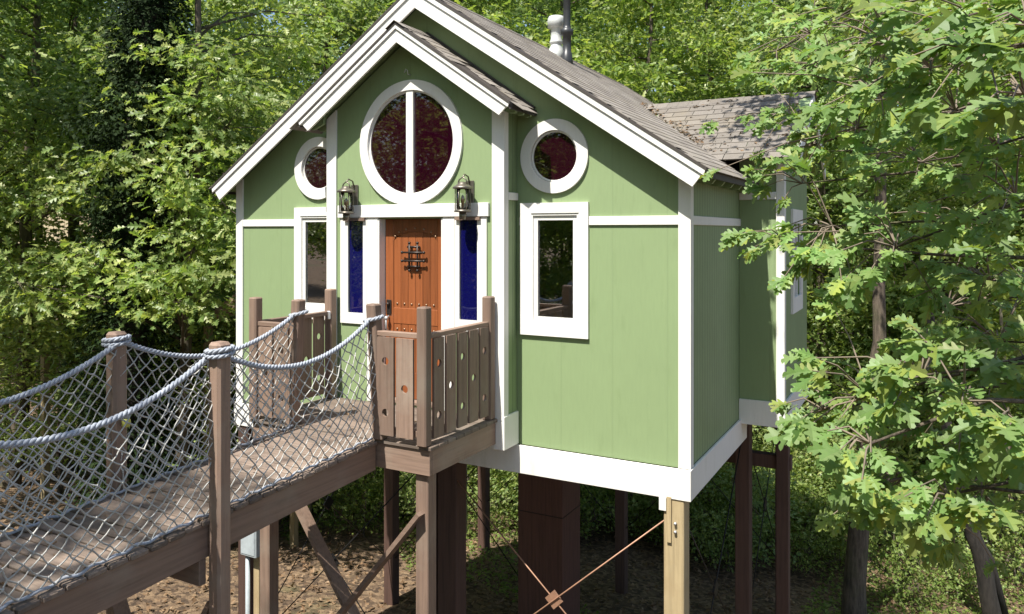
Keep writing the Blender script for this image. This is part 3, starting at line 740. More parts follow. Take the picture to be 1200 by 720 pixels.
def board(u0, u1, z0, z1, hs, fn, parent, mat):
    mb = MB(); mb.prism([rect(u0, u1, z0, z1)]+[circ(hu, hz_, .038, 18) for hu, hz_ in hs], fn, .024); return mb.build('rail_board', M[mat], parent)
for s in (-1, 1):
    for i, (a, b_) in enumerate(((.565, .755), (.785, .975))):
        uc = s*(a+b_)/2; hs = [(uc, DZ+.75), (uc, DZ+.27)] if i == 0 else [(uc, DZ+.51)]
        board(*sorted((s*a, s*b_)), DZ+.06, DZ+.972, hs, F(LY0-.058), land, 'brown_z')
    n = 5; span = (-.50)-(LY0+.07); bw = .165; gp = (span-n*bw)/(n-1)
    for i in range(n):
        y0 = LY0+.07+i*(bw+gp); yc = y0+bw/2
        hs = [(yc, DZ+.74), (yc, DZ+.26)] if i % 2 == 0 else [(yc, DZ+.50)]
        board(y0, y0+bw, DZ+.06, DZ+.975, hs, (lambda u, v, w: (1.098+w, u, v)) if s > 0 else (lambda u, v, w: (-1.122+w, u, v)), land, 'brown_z')
for s in (-1, 1):
    x = s*1.0; MB().bbox(x-.07, x+.07, LY0+.045, LY0+.185, gz(x, LY0)-.4, DZ-.038, .008).build('leg', M['brown_z'], land)
MB().bbox(-.92, .92, LY0+.09, LY0+.14, DZ-.27, DZ-.045, .004).build('cross_beam', M['brown_x'], land)
MB().bar((1.02, LY0+.02, DZ-.62), (-.75, LY0+.02, DZ-2.75), .04, .14, (0, 1, 0)).build('brace', M['brown_x'], land)
MB().bar((-1.02, LY0+.21, DZ-.42), (.70, LY0+.21, DZ-2.75), .04, .14, (0, 1, 0)).build('brace', M['brown_x'], land)
MB().bbox(-1.065, -1.015, -.505, -.478, DZ+.93, DZ+1.03, .01).build('latch', M['steel'], land)

# ------------------------------------------------------------------ rope bridge
br = empty('rope_bridge', (0, -4, 0), 'weathered plank bridge with rope handrails and diamond netting on both sides', 'bridge')
BW = .53; BE = -8.9
def bz(y): return DZ-.012+.053*(y+1.58)      # deck height along the ramp
sl_a = math.atan(.053)
y = LY0-.025
pl = MB().bbox(-BW-.03, BW+.03, -.0635, .0635, -.034, 0, .006).mesh('plank'); pl.materials.append(M['deck'])
pl2 = MB().bbox(-BW-.035, BW+.025, -.0625, .063, -.034, 0, .007).mesh('plank'); pl2.materials.append(M['deck'])
while y-.14 > BE:
    y -= .1415; o = link('plank', rng.choice((pl, pl2)), None, br, (rng.uniform(-.008, .008), y+.07, bz(y+.07)+rng.uniform(-.002, .002)), (sl_a, 0, rng.uniform(-.004, .004)))
for s in (-1, 1):
    mb = MB(); mb.prism([[(LY0-.03, bz(LY0-.03)-.037), (BE, bz(BE)-.037), (BE, bz(BE)-.275), (LY0-.03, bz(LY0-.03)-.275)]], lambda u, v, w: (s*(BW-.005)-w*s, u, v), .045)
    mb.build('side_beam', M['brown_y'], br)
PY = [-3.45, -5.5, -7.5]
for yy in PY:
    for s in (-1, 1):
        x = s*(BW+.06); p = MB(); p.bbox(x-.061, x+.061, yy-.061, yy+.061, gz(x, yy)-.4, bz(yy)+1.27, .02); p.build('post', M['brown_z'], br)
    MB().bbox(-BW-.30+.25, BW-.055, yy-.075, yy-.02, bz(yy)-.47, bz(yy)-.277, .005)
    MB().bbox(-BW-.12, BW-.01, yy-.12, yy-.06, bz(yy)-.47, bz(yy)-.282, .005).build('cross_beam', M['brown_x'], br)
    MB().bar((BW-.01, yy+.02, bz(yy)-.62), (-BW-.05, yy+.02, bz(yy)-2.4), .04, .12, (0, 1, 0)).build('brace', M['brown_x'], br)
    MB().bar((-BW+.01, yy-.14, bz(yy)-.50), (BW, yy-.14, bz(yy)-2.4), .04, .12, (0, 1, 0)).build('brace', M['brown_x'], br)
def twisted(path, r, pitch=.11, n=5):
    """three-strand laid rope along a path"""
    path = [Vector(p) for p in path]; mb = MB(); acc = [0]
    for a, b_ in zip(path, path[1:]): acc.append(acc[-1]+(b_-a).length)
    tot = acc[-1]; N = max(4, int(tot/.014)); pts = []; j = 0
    for i in range(N+1):
        s = tot*i/N
        while j < len(acc)-2 and acc[j+1] < s: j += 1
        f = (s-acc[j])/max(1e-6, acc[j+1]-acc[j]); pts.append((path[j].lerp(path[j+1], min(1, f)), s))
    for k in range(3):
        q = []
        for i, (p, s) in enumerate(pts):
            d = (pts[min(i+1, N)][0]-pts[max(i-1, 0)][0]).normalized(); a = d.cross(Vector((0, 0, 1)))
            a = a.normalized() if a.length > .01 else Vector((1, 0, 0)); b_ = a.cross(d)
            t = 2*math.pi*(s/pitch+k/3); q.append(p+(a*math.cos(t)+b_*math.sin(t))*r*.52)
        mb.tube(q, r*.56, n, True)
    return mb
def sag_path(x0, ya, za, x1, yb_, zb_, sag, n=40):
    return [Vector((x0+(x1-x0)*t, ya+(yb_-ya)*t, za+(zb_-za)*t-4*sag*t*(1-t))) for t in (i/n for i in range(n+1))]
spans = {}
for s in (-1, 1):
    xj = s*.475; xp = s*(BW+.06)
    ends = [(xj-s*.0, LY0-.05, DZ+1.13)]+[(xp-s*.055, yy, bz(yy)+1.20) for yy in PY]
    for k in range(3):
        (xa, ya, za), (xb, yb_, zb_) = ends[k], ends[k+1]
        sag = (.26, .30, .30)[k] if s > 0 else (.25, .27, .3)[k]
        P = sag_path(xa, ya, za, xb, yb_, zb_, sag); spans[s, k] = (P, sag)
        twisted(P, .022).build('rope', M['rope'], br)
    for yy in PY:   # turns round each post head
        for dz, ph in ((1.185, 0), (1.215, 1.0)):
            c = [Vector((xp+.09*math.cos(t), yy+.09*math.sin(t), bz(yy)+dz+.012*math.sin(t+ph))) for t in (2*math.pi*i/20 for i in range(21))]
            twisted(c, .019).build('rope', M['rope'], br)
    c = [Vector((xj+.082*math.cos(t), LY0+.082*math.sin(t), DZ+1.13+.02*math.sin(t+1))) for t in (2*math.pi*i/20 for i in range(21))]
    twisted(c, .019).build('rope', M['rope'], br)
    # net
    for k in range(3):
        P, sag = spans[s, k]; ya, yb_ = P[0].y, P[-1].y; a = .104; rows = 17; ncol = int(abs(yb_-ya)/a); a = abs(yb_-ya)/ncol
        g = random.Random(31+k+(5 if s > 0 else 0)); nodes = {}
        for j in range(rows+1):
            v = j/rows
            for i in range(ncol+1):
                u = (i+.5*(j % 2))/ncol; u = min(1, max(0, u)); f = u*(len(P)-1); q = int(min(f, len(P)-2)); top = P[q].lerp(P[q+1], f-q)
                bx_ = s*(BW-.03); yb2 = ya+(yb_-ya)*u; zb2 = bz(yb2)+.02
                x = top.x+(bx_-top.x)*v+s*.05*math.sin(math.pi*v)*(1+.4*math.sin(5*u+k)); z = top.z+(zb2-top.z)*v; yv = top.y+(yb2-top.y)*v
                jt = 0 if j in (0, rows) else .006
                yv += .012*math.sin(7*v+k*2+s)*math.sin(math.pi*v)*math.sin(math.pi*u)
                nodes[i, j] = Vector((x+g.gauss(0, jt), yv+g.gauss(0, jt), z+g.gauss(0, jt)))
        nm = MB()
        for j in range(rows):
            for i in range(ncol+1):
                p = nodes[i, j]
                nb = ((i, j+1), (i-1, j+1)) if j % 2 == 0 else ((i, j+1), (i+1, j+1))
                for q in nb:
                    if q in nodes:
                        m_ = p.lerp(nodes[q], .5)+Vector((g.gauss(0, .003), g.gauss(0, .003), -.002)); nm.tube([p, m_, nodes[q]], .0055, 4, False)
                if 0 < j: nm.tube([p-Vector((0, .004, .011)), p, p+Vector((0, .004, .011))], [.004, .0098, .004], 4, False)
        nm.build('net', M['net'], br)
    # lacing along the deck edge
    lp = []
    for i in range(260):
        yy = LY0-.05+(BE-LY0+.1)*i/259; lp.append(Vector((s*(BW-.03)+.012*math.sin(i*.7), yy, bz(yy)+.022+.008*math.sin(i*1.1))))
    MB().tube(lp, .011, 5).build('edge_cord', M['rope'], br)
# small hanging jar on a bridge post
jar = empty('hanging_jar', (-BW+.01, -3.45, bz(-3.45)+.52), 'little yellow green jar hung on the bridge post', 'jar')
jx = -BW+.045
MB().lathe([(.02, 0), (.032, .012), (.034, .05), (.026, .07)], (jx, -3.44, bz(-3.45)+.52), 12).build('body', M['yellow'], jar)
MB().lathe([(.028, .072), (.03, .10), (.012, .11)], (jx, -3.44, bz(-3.45)+.52), 12).build('lid', M['boxgrey'], jar)

# ------------------------------------------------------------------ electric box under the bridge
bxp = spot(303, 9.6); ex_, ey_ = bxp
eb = empty('electric_box', (ex_, ey_, gz(ex_, ey_)), 'pale grey electric box with conduit on a timber post under the bridge', 'electric box')
ebz = CZ-9.6*(629-271)/895
MB().bbox(ex_-.15, ex_+.12, ey_-.16, ey_-.05, ebz-.20, ebz+.22, .012).build('cabinet', M['boxgrey'], eb)
MB().bbox(ex_-.13, ex_+.10, ey_-.168, ey_-.1605, ebz-.17, ebz+.19, .003).build('cover', M['boxgrey'], eb)
MB().tube([(ex_-.08, ey_-.1, ebz-.20), (ex_-.08, ey_-.1, gz(ex_, ey_)-.2)], .028, 10).build('conduit', M['boxgrey'], eb)
MB().bbox(ex_-.05, ex_+.05, ey_-.04, ey_+.06, gz(ex_, ey_)-.4, ebz+.3, .006).build('post', M['treated'], eb)

# ------------------------------------------------------------------ woodland
PROTO = {
 'tall': make_tree('tall', 3, 17, .20, 3.0, 4.2, 330, 42, .23, MID, .46, limb_n=22),
 'tall2': make_tree('tall2', 8, 19, .24, 5.0, 4.6, 330, 42, .23, MID, .48, (.02, .01), limb_n=22),
 'open': make_tree('open', 21, 17, .2, 6.0, 4.0, 190, 40, .18, MID, .36, limb_n=16),
 'mid': make_tree('mid', 5, 11, .12, 1.2, 3.2, 270, 44, .20, MID, .40, (.03, 0), limb_n=18),
 'mid2': make_tree('mid2', 6, 9, .10, .8, 3.0, 260, 44, .19, MID, .40, (-.02, .03), limb_n=16),
 'sap': make_tree('sap', 9, 5, .05, .5, 1.9, 170, 40, .13, MID, .34, limb_n=12),
 'shrub': make_tree('shrub', 12, 1.9, .03, .15, 1.1, 75, 34, .10, SMALL, .24, limb_n=9),
 'bush': make_tree('bush', 14, 1.1, .02, .1, .8, 60, 30, .085, SMALL, .2, limb_n=8),
}
def plant(kind, x, y, s=1, rz=None, label='', group=None, name='tree', cat='tree', leaf='leaf', bark='bark', dz=0):
    t, c = PROTO[kind]
    e = empty(name, (x, y, gz(x, y)+dz), label, cat, group); e.rotation_euler = (0, 0, rng.uniform(0, 6.28) if rz is None else rz); e.scale = (s, s, s)
    for nm, me, mt in (('trunk', t, M[bark]), ('crown', c, M[leaf])):
        o = bpy.data.objects.new(nm, me); col.objects.link(o); o.parent = e
        if not me.materials: me.materials.append(mt)
        o.material_slots[0].link = 'OBJECT'; o.material_slots[0].material = mt
    return e
def inhouse(x, y): return -4.4 < x < 5.0 and -1.5 < y < 8.2

SIZE = {'tall': 'tall spreading', 'tall2': 'tall high-crowned', 'mid': 'bushy mid-height', 'mid2': 'short bushy'}
TONE = {'leaf': 'yellow-green', 'leaf2': 'cool green'}
def row(rows, where):
    for i, (px, t, k, s) in enumerate(rows):
        x, y = spot(px, t); lf = 'leaf2' if i % 3 == 1 else 'leaf'
        plant(k, x, y, s, None, '%s %s tree in the woods beyond the %s of the tree house' % (SIZE[k], TONE[lf], where), '%s %s trees beyond the %s' % (SIZE[k], TONE[lf], where), leaf=lf)
row([(-150, 14, 'tall2', .8), (10, 19, 'tall2', .85), (55, 25, 'tall', .9), (-60, 20, 'tall2', .8), (215, 16.5, 'mid', .95), (262, 21, 'tall', .85), (80, 21, 'tall2', .9), (-30, 25, 'tall2', .9), (300, 26, 'tall', .85),
     (110, 44, 'tall', 1.1), (20, 42, 'tall2', 1.1), (200, 36, 'tall', 1.0), (-60, 40, 'tall', 1.2), (340, 32, 'tall2', .8), (-130, 20, 'tall', .9), (-130, 32, 'tall2', 1), (60, 56, 'tall', 1.4), (150, 58, 'tall2', 1.5), (-20, 58, 'tall', 1.5), (250, 50, 'tall2', 1.3)], 'left side')
row([(380, 21, 'tall', .95), (450, 24, 'tall2', .9), (540, 23, 'tall', .95), (610, 22, 'mid', 1.15), (680, 25, 'tall2', .9), (760, 22, 'tall', .9), (830, 25, 'tall', 1.0),
     (410, 32, 'tall2', 1), (520, 34, 'tall', 1.1), (640, 33, 'tall2', 1), (740, 32, 'tall', 1.1), (860, 34, 'tall2', 1.0), (480, 44, 'tall', 1.3), (700, 45, 'tall', 1.3), (580, 46, 'tall2', 1.3), (800, 46, 'tall', 1.3)], 'back')
row([(905, 21, 'mid', 1.1), (975, 20, 'tall2', .8), (1075, 20.5, 'mid', 1.0), (1130, 18, 'tall2', .7), (1190, 21, 'tall', .85), (1265, 17, 'mid', 1.1), (940, 28, 'tall', 1.0), (1040, 27, 'tall2', 1.0),
     (1140, 29, 'tall', 1.0), (1240, 28, 'tall2', 1.0), (980, 41, 'tall', 1.3), (1100, 42, 'tall2', 1.2), (1220, 41, 'tall', 1.3), (1340, 22, 'tall', 1), (1400, 32, 'tall2', 1.1)], 'right side')
# trees near the far end of the bridge: they throw the dappled shade and stand in the window reflections
for x, y, k, s in ((-1.9, -11.2, 'open', 1.0), (2.6, -14.2, 'open', 1.05), (-6.8, -11.5, 'open', 1.0)):
    plant(k, x, y, s, None, 'thin-crowned tree leaning light over the rope bridge planks', 'open trees beside the bridge')
for x, y, k, s in ((-11, -17, 'mid', 1.3), (-5, -20, 'tall', 1), (-16, -14, 'tall2', 1), (3, -23, 'tall', 1.1), (-10, -26, 'tall2', 1.2), (-20, -22, 'tall', 1.2), (11, -20, 'tall', 1), (-24, -10, 'tall', 1)):
    plant(k, x, y, s, None, 'tall leafy tree standing past the far end of the rope bridge', 'trees past the far end of the bridge')
for x, y in ((-7.5, -15), (-13, -20), (-9, -23), (-17, -28), (-4, -16.5), (-20, -34), (-13, -36), (-24, -28), (-1, -19), (-28, -20), (-6, -30), (-33, -36), (-20, -46), (-9, -44)):
    plant(rng.choice(('mid', 'mid2')), x, y, rng.uniform(1.0, 1.4), None, 'bushy low-crowned tree standing past the far end of the rope bridge', 'bushy trees past the far end of the bridge')
# understory
for i in range(58):
    px = rng.uniform(-120, 1330); t = rng.uniform(15.5, 30); x, y = spot(px, t)
    if inhouse(x, y): continue
    if px < 330 and rng.random() < .25: continue
    side = 'left side' if px < 330 else ('back' if px < 880 else 'right side')
    k = rng.choice(('sap', 'shrub', 'shrub', 'sap'))
    nm = 'sapling' if k == 'sap' else 'shrub'
    plant(k, x, y, rng.uniform(.8, 1.35), None, ('slender leafy sapling' if k == 'sap' else 'low leafy shrub')+' in the undergrowth beyond the '+side+' of the house', nm+'s beyond the '+side, nm, nm, rng.choice(('leaf', 'leaf2')))
for i in range(84):
    px = rng.uniform(380, 1250) if i < 46 else rng.uniform(520, 960); t = rng.uniform(14.2, 22) if i < 46 else rng.uniform(15.5, 21); x, y = spot(px, t)
    if inhouse(x, y): continue
    lf = rng.choice(('leaf', 'cover')); sz = rng.uniform(.7, 1.3); wh = 'beyond the crossed timber braces' if px < 540 else ('behind the stilts under the house' if px < 930 else 'on the slope right of the house')
    lab = '%s %s bush on the forest floor %s' % ('rounded low' if sz > 1 else 'tiny', 'yellow-green' if lf == 'leaf' else 'deep green', wh)
    plant('bush', x, y, sz, None, lab, lab.replace(' bush', ' bushes'), 'bush', 'bush', lf)

# single trunks that can be told apart
def lone_tree(pts, rad, label, bark, name='tree', crown=None, cat='tree', extra=None):
    b0 = pts[0]; e = empty(name, (b0[0], b0[1], gz(b0[0], b0[1])), label, cat)
    P = [Vector(p) for p in pts]; Q = []; R = []
    for i in range(len(P)-1):
        for k in range(4):
            t = k/4; Q.append(P[i].lerp(P[i+1], t)+Vector((rng.gauss(0, .012), rng.gauss(0, .012), 0))); R.append(rad[i]+(rad[i+1]-rad[i])*t)
    Q.append(P[-1]); R.append(rad[-1]); mb = MB(); mb.tube([Q[0]-Vector((0, 0, .5))]+Q, [R[0]*1.3, R[0]*1.15]+R[1:], 10)
    for q in (extra or []): mb.tube(*q)
    mb.build('trunk', M[bark], e)
    if crown is not None:
        V, T = crown; link('crown', np_mesh('crown', V, T), M['leaf'], e)
    return e
def at_ground(px, t): x, y = spot(px, t); return Vector((x, y, gz(x, y)))
b0 = at_ground(1000, 13.2)
up = [b0, spot3(1010, 570, 13.2), spot3(1028, 400, 13.3), spot3(1034, 150, 13.3), spot3(1036, -160, 13.3)]
C = np.array([tuple(spot3(rng.uniform(940, 1150), rng.uniform(-260, 90), 13.3+rng.uniform(-2, 2))) for i in range(170)])
lone_tree(up, [.20, .16, .11, .09, .06], 'brown trunk with a slight bend rising beside the wing', 'bark', crown=spray(C, 40, .42, .15, MID))
b0 = at_ground(1166, 13.6)
lone_tree([b0, spot3(1150, 655, 13.6), spot3(1132, 600, 13.6), spot3(1105, 480, 13.7), spot3(1080, 300, 13.7)], [.16, .14, .12, .09, .05], 'dark leaning double trunk standing on the leafy slope', 'bark_dark',
          extra=[([at_ground(1186, 13.7)-Vector((0, 0, .3)), spot3(1160, 655, 13.65), spot3(1146, 632, 13.6)], [.08, .07, .06], 8)])
b0 = at_ground(540, 16.6)
lone_tree([b0, spot3(541, 600, 16.6), spot3(543, 500, 16.6), spot3(545, 200, 16.6)], [.125, .11, .10, .08], 'pale straight trunk seen between the stilts under the house', 'bark_pale')
b0 = at_ground(491, 17.5)
lone_tree([b0, spot3(489, 600, 17.5), spot3(494, 530, 17.5), spot3(490, 300, 17.5)], [.07, .06, .055, .04], 'thin crooked trunk beside the pale straight one', 'bark_pale')
b0 = at_ground(364, 16.8)
lone_tree([b0, spot3(362, 600, 16.8), spot3(364, 540, 16.8), spot3(362, 300, 16.8)], [.10, .08, .075, .05], 'mossy pale trunk behind the crossed timber braces', 'bark_pale')
b0 = at_ground(1195, 16)
lone_tree([b0, spot3(1184, 590, 16), spot3(1180, 480, 16), spot3(1172, 350, 16)], [.05, .045, .04, .03], 'thin grey sapling stem on the slope behind the leaning trunk', 'bark_pale')
# light tree whose sprays fill the space left of the house corner
LZ = [(200, 60, 14.5), (255, 95, 14), (310, 55, 16), (185, 125, 14), (240, 175, 13.6), (205, 225, 13.4), (268, 245, 13.2), (228, 285, 13), (190, 325, 13.2), (250, 335, 13), (95, 225, 14.5), (60, 195, 15), (300, 15, 17), (345, 45, 18), (130, 60, 15), (265, 150, 14),
      (225, 130, 14), (290, 120, 15), (170, 190, 13.5), (215, 355, 13), (120, 300, 13.8), (70, 310, 14.2), (20, 330, 13.6), (30, 240, 15), (275, 300, 13.4), (380, 20, 18), (330, 90, 17)]
b0 = at_ground(205, 14.6); top = spot3(235, -120, 14.6); mid_ = spot3(228, 200, 14.5); C = []; ext = []
for px, py, t in LZ:
    c = spot3(px, py, t); f = min(1, max(.15, (c.z-1.2-b0.z)/(top.z-b0.z))); a_ = b0.lerp(top, f)
    ext.append(([a_, a_.lerp(c, .5)+Vector((0, 0, .25)), c], [.035, .02, .008], 5))
    for i in range(7):
        q = spot3(px+rng.gauss(0, 24), py+rng.gauss(0, 14), t+rng.gauss(0, .4)); C.append(tuple(q)); ext.append(([c, c.lerp(q, .5)+Vector((0, 0, .05)), q], [.008, .006, .003], 4))
lone_tree([b0, mid_, top], [.13, .08, .04], 'sunlit light-green tree spreading in front of the ivy trunk beside the house corner', 'bark', crown=spray(np.array(C), 30, .32, .20, OAK, .28), extra=ext)
# ivy-clad trunk
ib = at_ground(150, 14.5); it = [ib, spot3(152, 300, 14.5), spot3(165, 120, 14.5), spot3(182, -60, 14.5), spot3(190, -250, 14.5)]
C = []
for i in range(900):
    z = rng.random(); k = min(3, int(z*4)); p = it[k].lerp(it[k+1], z*4-k); a = rng.uniform(0, 6.28); r = (.5+.28*math.sin(z*17)+.22*math.sin(z*41+1))*rng.uniform(.5, 1.15)
    C.append(tuple(p+Vector((math.cos(a)*r, math.sin(a)*r, rng.gauss(0, .15)))))
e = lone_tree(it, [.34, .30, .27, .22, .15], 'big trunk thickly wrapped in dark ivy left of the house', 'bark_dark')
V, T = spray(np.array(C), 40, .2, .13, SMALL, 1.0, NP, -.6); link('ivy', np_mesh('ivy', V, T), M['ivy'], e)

# ------------------------------------------------------------------ the near oak: limbs reach in from the right
TX, TY = 7.9, -2.3
oak = empty('oak_tree', (TX, TY, gz(TX, TY)), 'oak with big lobed leaves whose boughs hang before the right side of the house', 'oak')
tr = MB(); tz = gz(TX, TY)
tr.tube([(TX, TY, tz-.5), (TX, TY, tz+.1), (TX+.05, TY, tz+3), (TX, TY+.1, tz+6), (TX-.1, TY+.1, tz+9), (TX-.1, TY+.2, tz+13)], [.32, .26, .21, .17, .13, .05], 12)
tr.build('trunk', M['bark'], oak)
# clusters seen in the photo: (column, row, distance, spread px, n clusters)
zones = [(905, 285, 5.2, 32, 4), (955, 265, 4.7, 50, 11), (1030, 290, 4.4, 55, 11), (945, 480, 4.6, 38, 6), (1000, 465, 4.0, 60, 12), (1060, 440, 3.9, 60, 11), (1000, 520, 3.5, 40, 6), (1040, 560, 4.2, 50, 9),
         (1110, 470, 3.7, 60, 10), (1170, 500, 3.6, 40, 7), (1100, 610, 3.9, 50, 6), (1130, 600, 3.7, 25, 3), (1130, 560, 4.2, 50, 7), (1150, 400, 5.0, 60, 10), (1180, 330, 4.8, 50, 9), (1090, 360, 5.4, 60, 8), (1120, 260, 5.2, 60, 10),
         (1170, 230, 4.2, 50, 8), (1060, 190, 5.6, 60, 9), (1100, 130, 4.6, 55, 9), (1070, 80, 4.2, 60, 10), (1130, 60, 3.6, 60, 9), (1180, 110, 3.3, 45, 6), (1185, 30, 3.6, 50, 8), (1020, 50, 5.0, 70, 11), (960, 90, 6.0, 60, 10),
         (932, 170, 6.6, 40, 9), (905, 135, 7.0, 34, 6), (985, 150, 6.0, 60, 10), (1000, 10, 5.5, 70, 9), (930, 40, 7.0, 60, 9), (890, 60, 7.5, 40, 6), (920, 215, 6.6, 30, 5), (1190, 440, 4.2, 40, 7), (1195, 180, 4.6, 40, 6), (1110, 10, 4.2, 60, 7),
         (1150, 170, 4.0, 50, 6), (1060, 510, 4.4, 45, 7), (1090, 580, 3.6, 35, 5), (1170, 560, 4.6, 40, 6), (1010, 110, 4.8, 50, 6), (1140, 330, 4.0, 45, 6)]
tips = []
for px, py, t, sp, n in zones:
    zc = spot3(px+20, py, t)
    for i in range(int(n*1.5)):
        tips.append((spot3(px+rng.gauss(0, sp*.8), py+rng.gauss(0, sp*.6), t+max(-.4, rng.gauss(0, .4))), zc))
# high crown above the frame (it shades the wing roof)
for i in range(22):
    a = rng.uniform(0, 6.28); r = 3.4*math.sqrt(rng.random()); tips.append((Vector((6.9+r*math.cos(a)*1.15, -1.2+r*math.sin(a)*.9, rng.uniform(10.4, 14.0))), None))
for i in range(85): tips.append((Vector((rng.uniform(2.9, 4.6), rng.uniform(.2, 1.6), rng.uniform(10.4, 11.4))), None))
# boughs
bg_ = MB(); tw = MB()
def trunk_at(z):
    return Vector((TX, TY+.05, max(tz+2, min(tz+12, z))))
for px, py, t, sp, n in zones:
    zc = spot3(px+20, py, t); a = trunk_at(zc.z+rng.uniform(-.6, .3)); m1 = a.lerp(zc, .4)+Vector((0, 0, rng.uniform(.1, .45))); m2 = a.lerp(zc, .75)+Vector((rng.gauss(0, .1), rng.gauss(0, .1), rng.uniform(.05, .25)))
    bg_.tube([a, m1, m2, zc], [.035, .02, .011, .006], 6)
for i in range(9):
    a = trunk_at(tz+7+i*.6); az = 2.2+i*1.1; e_ = a+Vector((2.8*math.cos(az), 2.8*math.sin(az), 1.6)); bg_.tube([a, a.lerp(e_, .5)+Vector((0, 0, .3)), e_], [.06, .035, .012], 6)
a = trunk_at(tz+9); bg_.tube([a, Vector((5.5, -.3, 10.6)), Vector((3.2, .8, 10.9))], [.07, .04, .012], 6)
bg_.build('boughs', M['bark'], oak)
Ps, Ds, Ns, Ss = [], [], [], []
for tip, zc in tips:
    if zc is not None:
        d = tip-zc; m = zc.lerp(tip, .5)+Vector((0, 0, .05)); tw.tube([zc, m, tip], [.006, .0045, .003], 4, False)
        ax_ = d.normalized() if d.length > .05 else Vector((-1, 0, 0))
        ax_ = (ax_+Vector((-.5, -.2, 0))).normalized()
    else: ax_ = Vector((rng.gauss(0, 1), rng.gauss(0, 1), .1)).normalized()
    k = rng.randint(6, 9) if zc is not None else 11; az0 = rng.uniform(0, 6.28); s0 = rng.uniform(.105, .175)
    side = ax_.cross(Vector((0, 0, 1))).normalized()
    for j in range(k):
        an = az0+j*2.4; base = tip-ax_*rng.uniform(0, .10) if zc is not None else tip+Vector((rng.gauss(0, .25), rng.gauss(0, .25), rng.gauss(0, .15)))
        d = ax_*(.55+rng.random()*.6)+side*math.cos(an)*1.0+Vector((0, 0, 1))*(.35*math.sin(an)-.22)
        nrm = Vector((rng.gauss(0, .45), rng.gauss(-.6, .4), .85))
        Ps.append(tuple(base)); Ds.append(tuple(d)); Ns.append(tuple(nrm)); Ss.append(s0*rng.uniform(.7, 1.2))
tw.build('twigs', M['twig'], oak)
Ps, Ds, Ns, Ss = map(np.array, (Ps, Ds, Ns, Ss))
dist = np.linalg.norm(Ps-np.array(cam.location), axis=1); app = Ss/dist
vis = np.array([0 if (p[2] > 9.6) else 1 for p in Ps]); order = np.argsort(-app*vis)
near, far = order[:300], order[300:]
V, T = leaves(Ps[far], Ds[far], Ns[far], Ss[far], OAK); fo = link('foliage', np_mesh('foliage', V, T), M['oak'], oak); tag(fo, kind='stuff')
LM = []
for v in range(4):
    bv, bt = OAK; b2 = bv.copy(); b2[:, 2] += [0, -.12, .1, -.22][v]*b2[:, 1]**2+[0, .1, -.15, .2][v]*np.abs(b2[:, 0]); b2[:, 0] *= [1, .9, 1.1, 1.0][v]
    me = np_mesh('leaf', b2, bt); me.materials.append(M['oak']); LM.append(me)
for i in near:
    D = Vector(Ds[i]).normalized(); U = D.cross(Vector(Ns[i])).normalized(); Wn = U.cross(D)
    o = link('leaf', LM[rng.randrange(4)], None, oak); s = Ss[i]
    o.matrix_local = Matrix.Translation(Vector(Ps[i])-off(oak)) @ Matrix((U, D, Wn)).transposed().to_4x4() @ Matrix.Scale(s, 4)

# ------------------------------------------------------------------ forest floor: litter and ground cover
def scatter(n, test, size, shape, flat, rise=.02, pxr=(-150, 1350), tr_=(5, 34), seed=5, up_=0.0):
    g = np.random.default_rng(seed); P = []
    while len(P) < n:
        px = g.uniform(*pxr); t = tr_[0]+(tr_[1]-tr_[0])*g.random()**1.15; x, y = spot(px, t)
        if test(x, y): P.append((x, y, gz(x, y)+rise*g.random()))
    P = np.array(P); D = g.normal(size=P.shape)*np.array([1, 1, flat]); D[:, 2] += up_; N = g.normal(size=P.shape)*flat+np.array([0, 0, 1.0])
    return leaves(P, D, N, size*g.uniform(.6, 1.35, n), shape)
def green_patch(x, y): return math.sin(x*.31+1.0)*math.cos(y*.27+.5)+.5*math.sin(x*.83+y*.61)
V, T = scatter(45000, lambda x, y: rng.random() > .15, .125, SMALL, .4, .04)
tag(link('leaf_litter', np_mesh('leaf_litter', V, T), M['litter']), 'dry brown leaves strewn over the forest floor', None, None, 'stuff')
def cov(x, y):
    d = math.hypot(x-5.08, y+7.3)
    return (green_patch(x, y) > -.1 or (x > 3.2 and y > 4)) and not (-3.4 < x < 3.4 and -2 < y < 4.5)
V, T = scatter(52000, cov, .085, SMALL, .5, .16, (330, 1350), (11, 30), 9, .5)
tag(link('ground_cover', np_mesh('ground_cover', V, T), M['cover']), 'low green ground cover growing over the forest floor', None, None, 'stuff')
# leaves blown onto the bridge and landing
g = np.random.default_rng(17); P = []
for i in range(90):
    y = g.uniform(-6.5, -.5); e_ = g.random(); x = g.uniform(-.5, .5) if e_ < .5 else (1 if g.random() < .5 else -1)*g.uniform(.38, .49)
    P.append((x, y, (bz(y) if y < LY0-.05 else DZ)+.008))
P = np.array(P); V, T = leaves(P, g.normal(size=P.shape)*np.array([1, 1, .1]), g.normal(size=P.shape)*.25+np.array([0, 0, 1.]), .07*g.uniform(.5, 1.3, len(P)), OAK)
tag(link('deck_leaves', np_mesh('deck_leaves', V, T), M['litter']), 'dry oak leaves lying on the bridge planks', None, None, 'stuff')
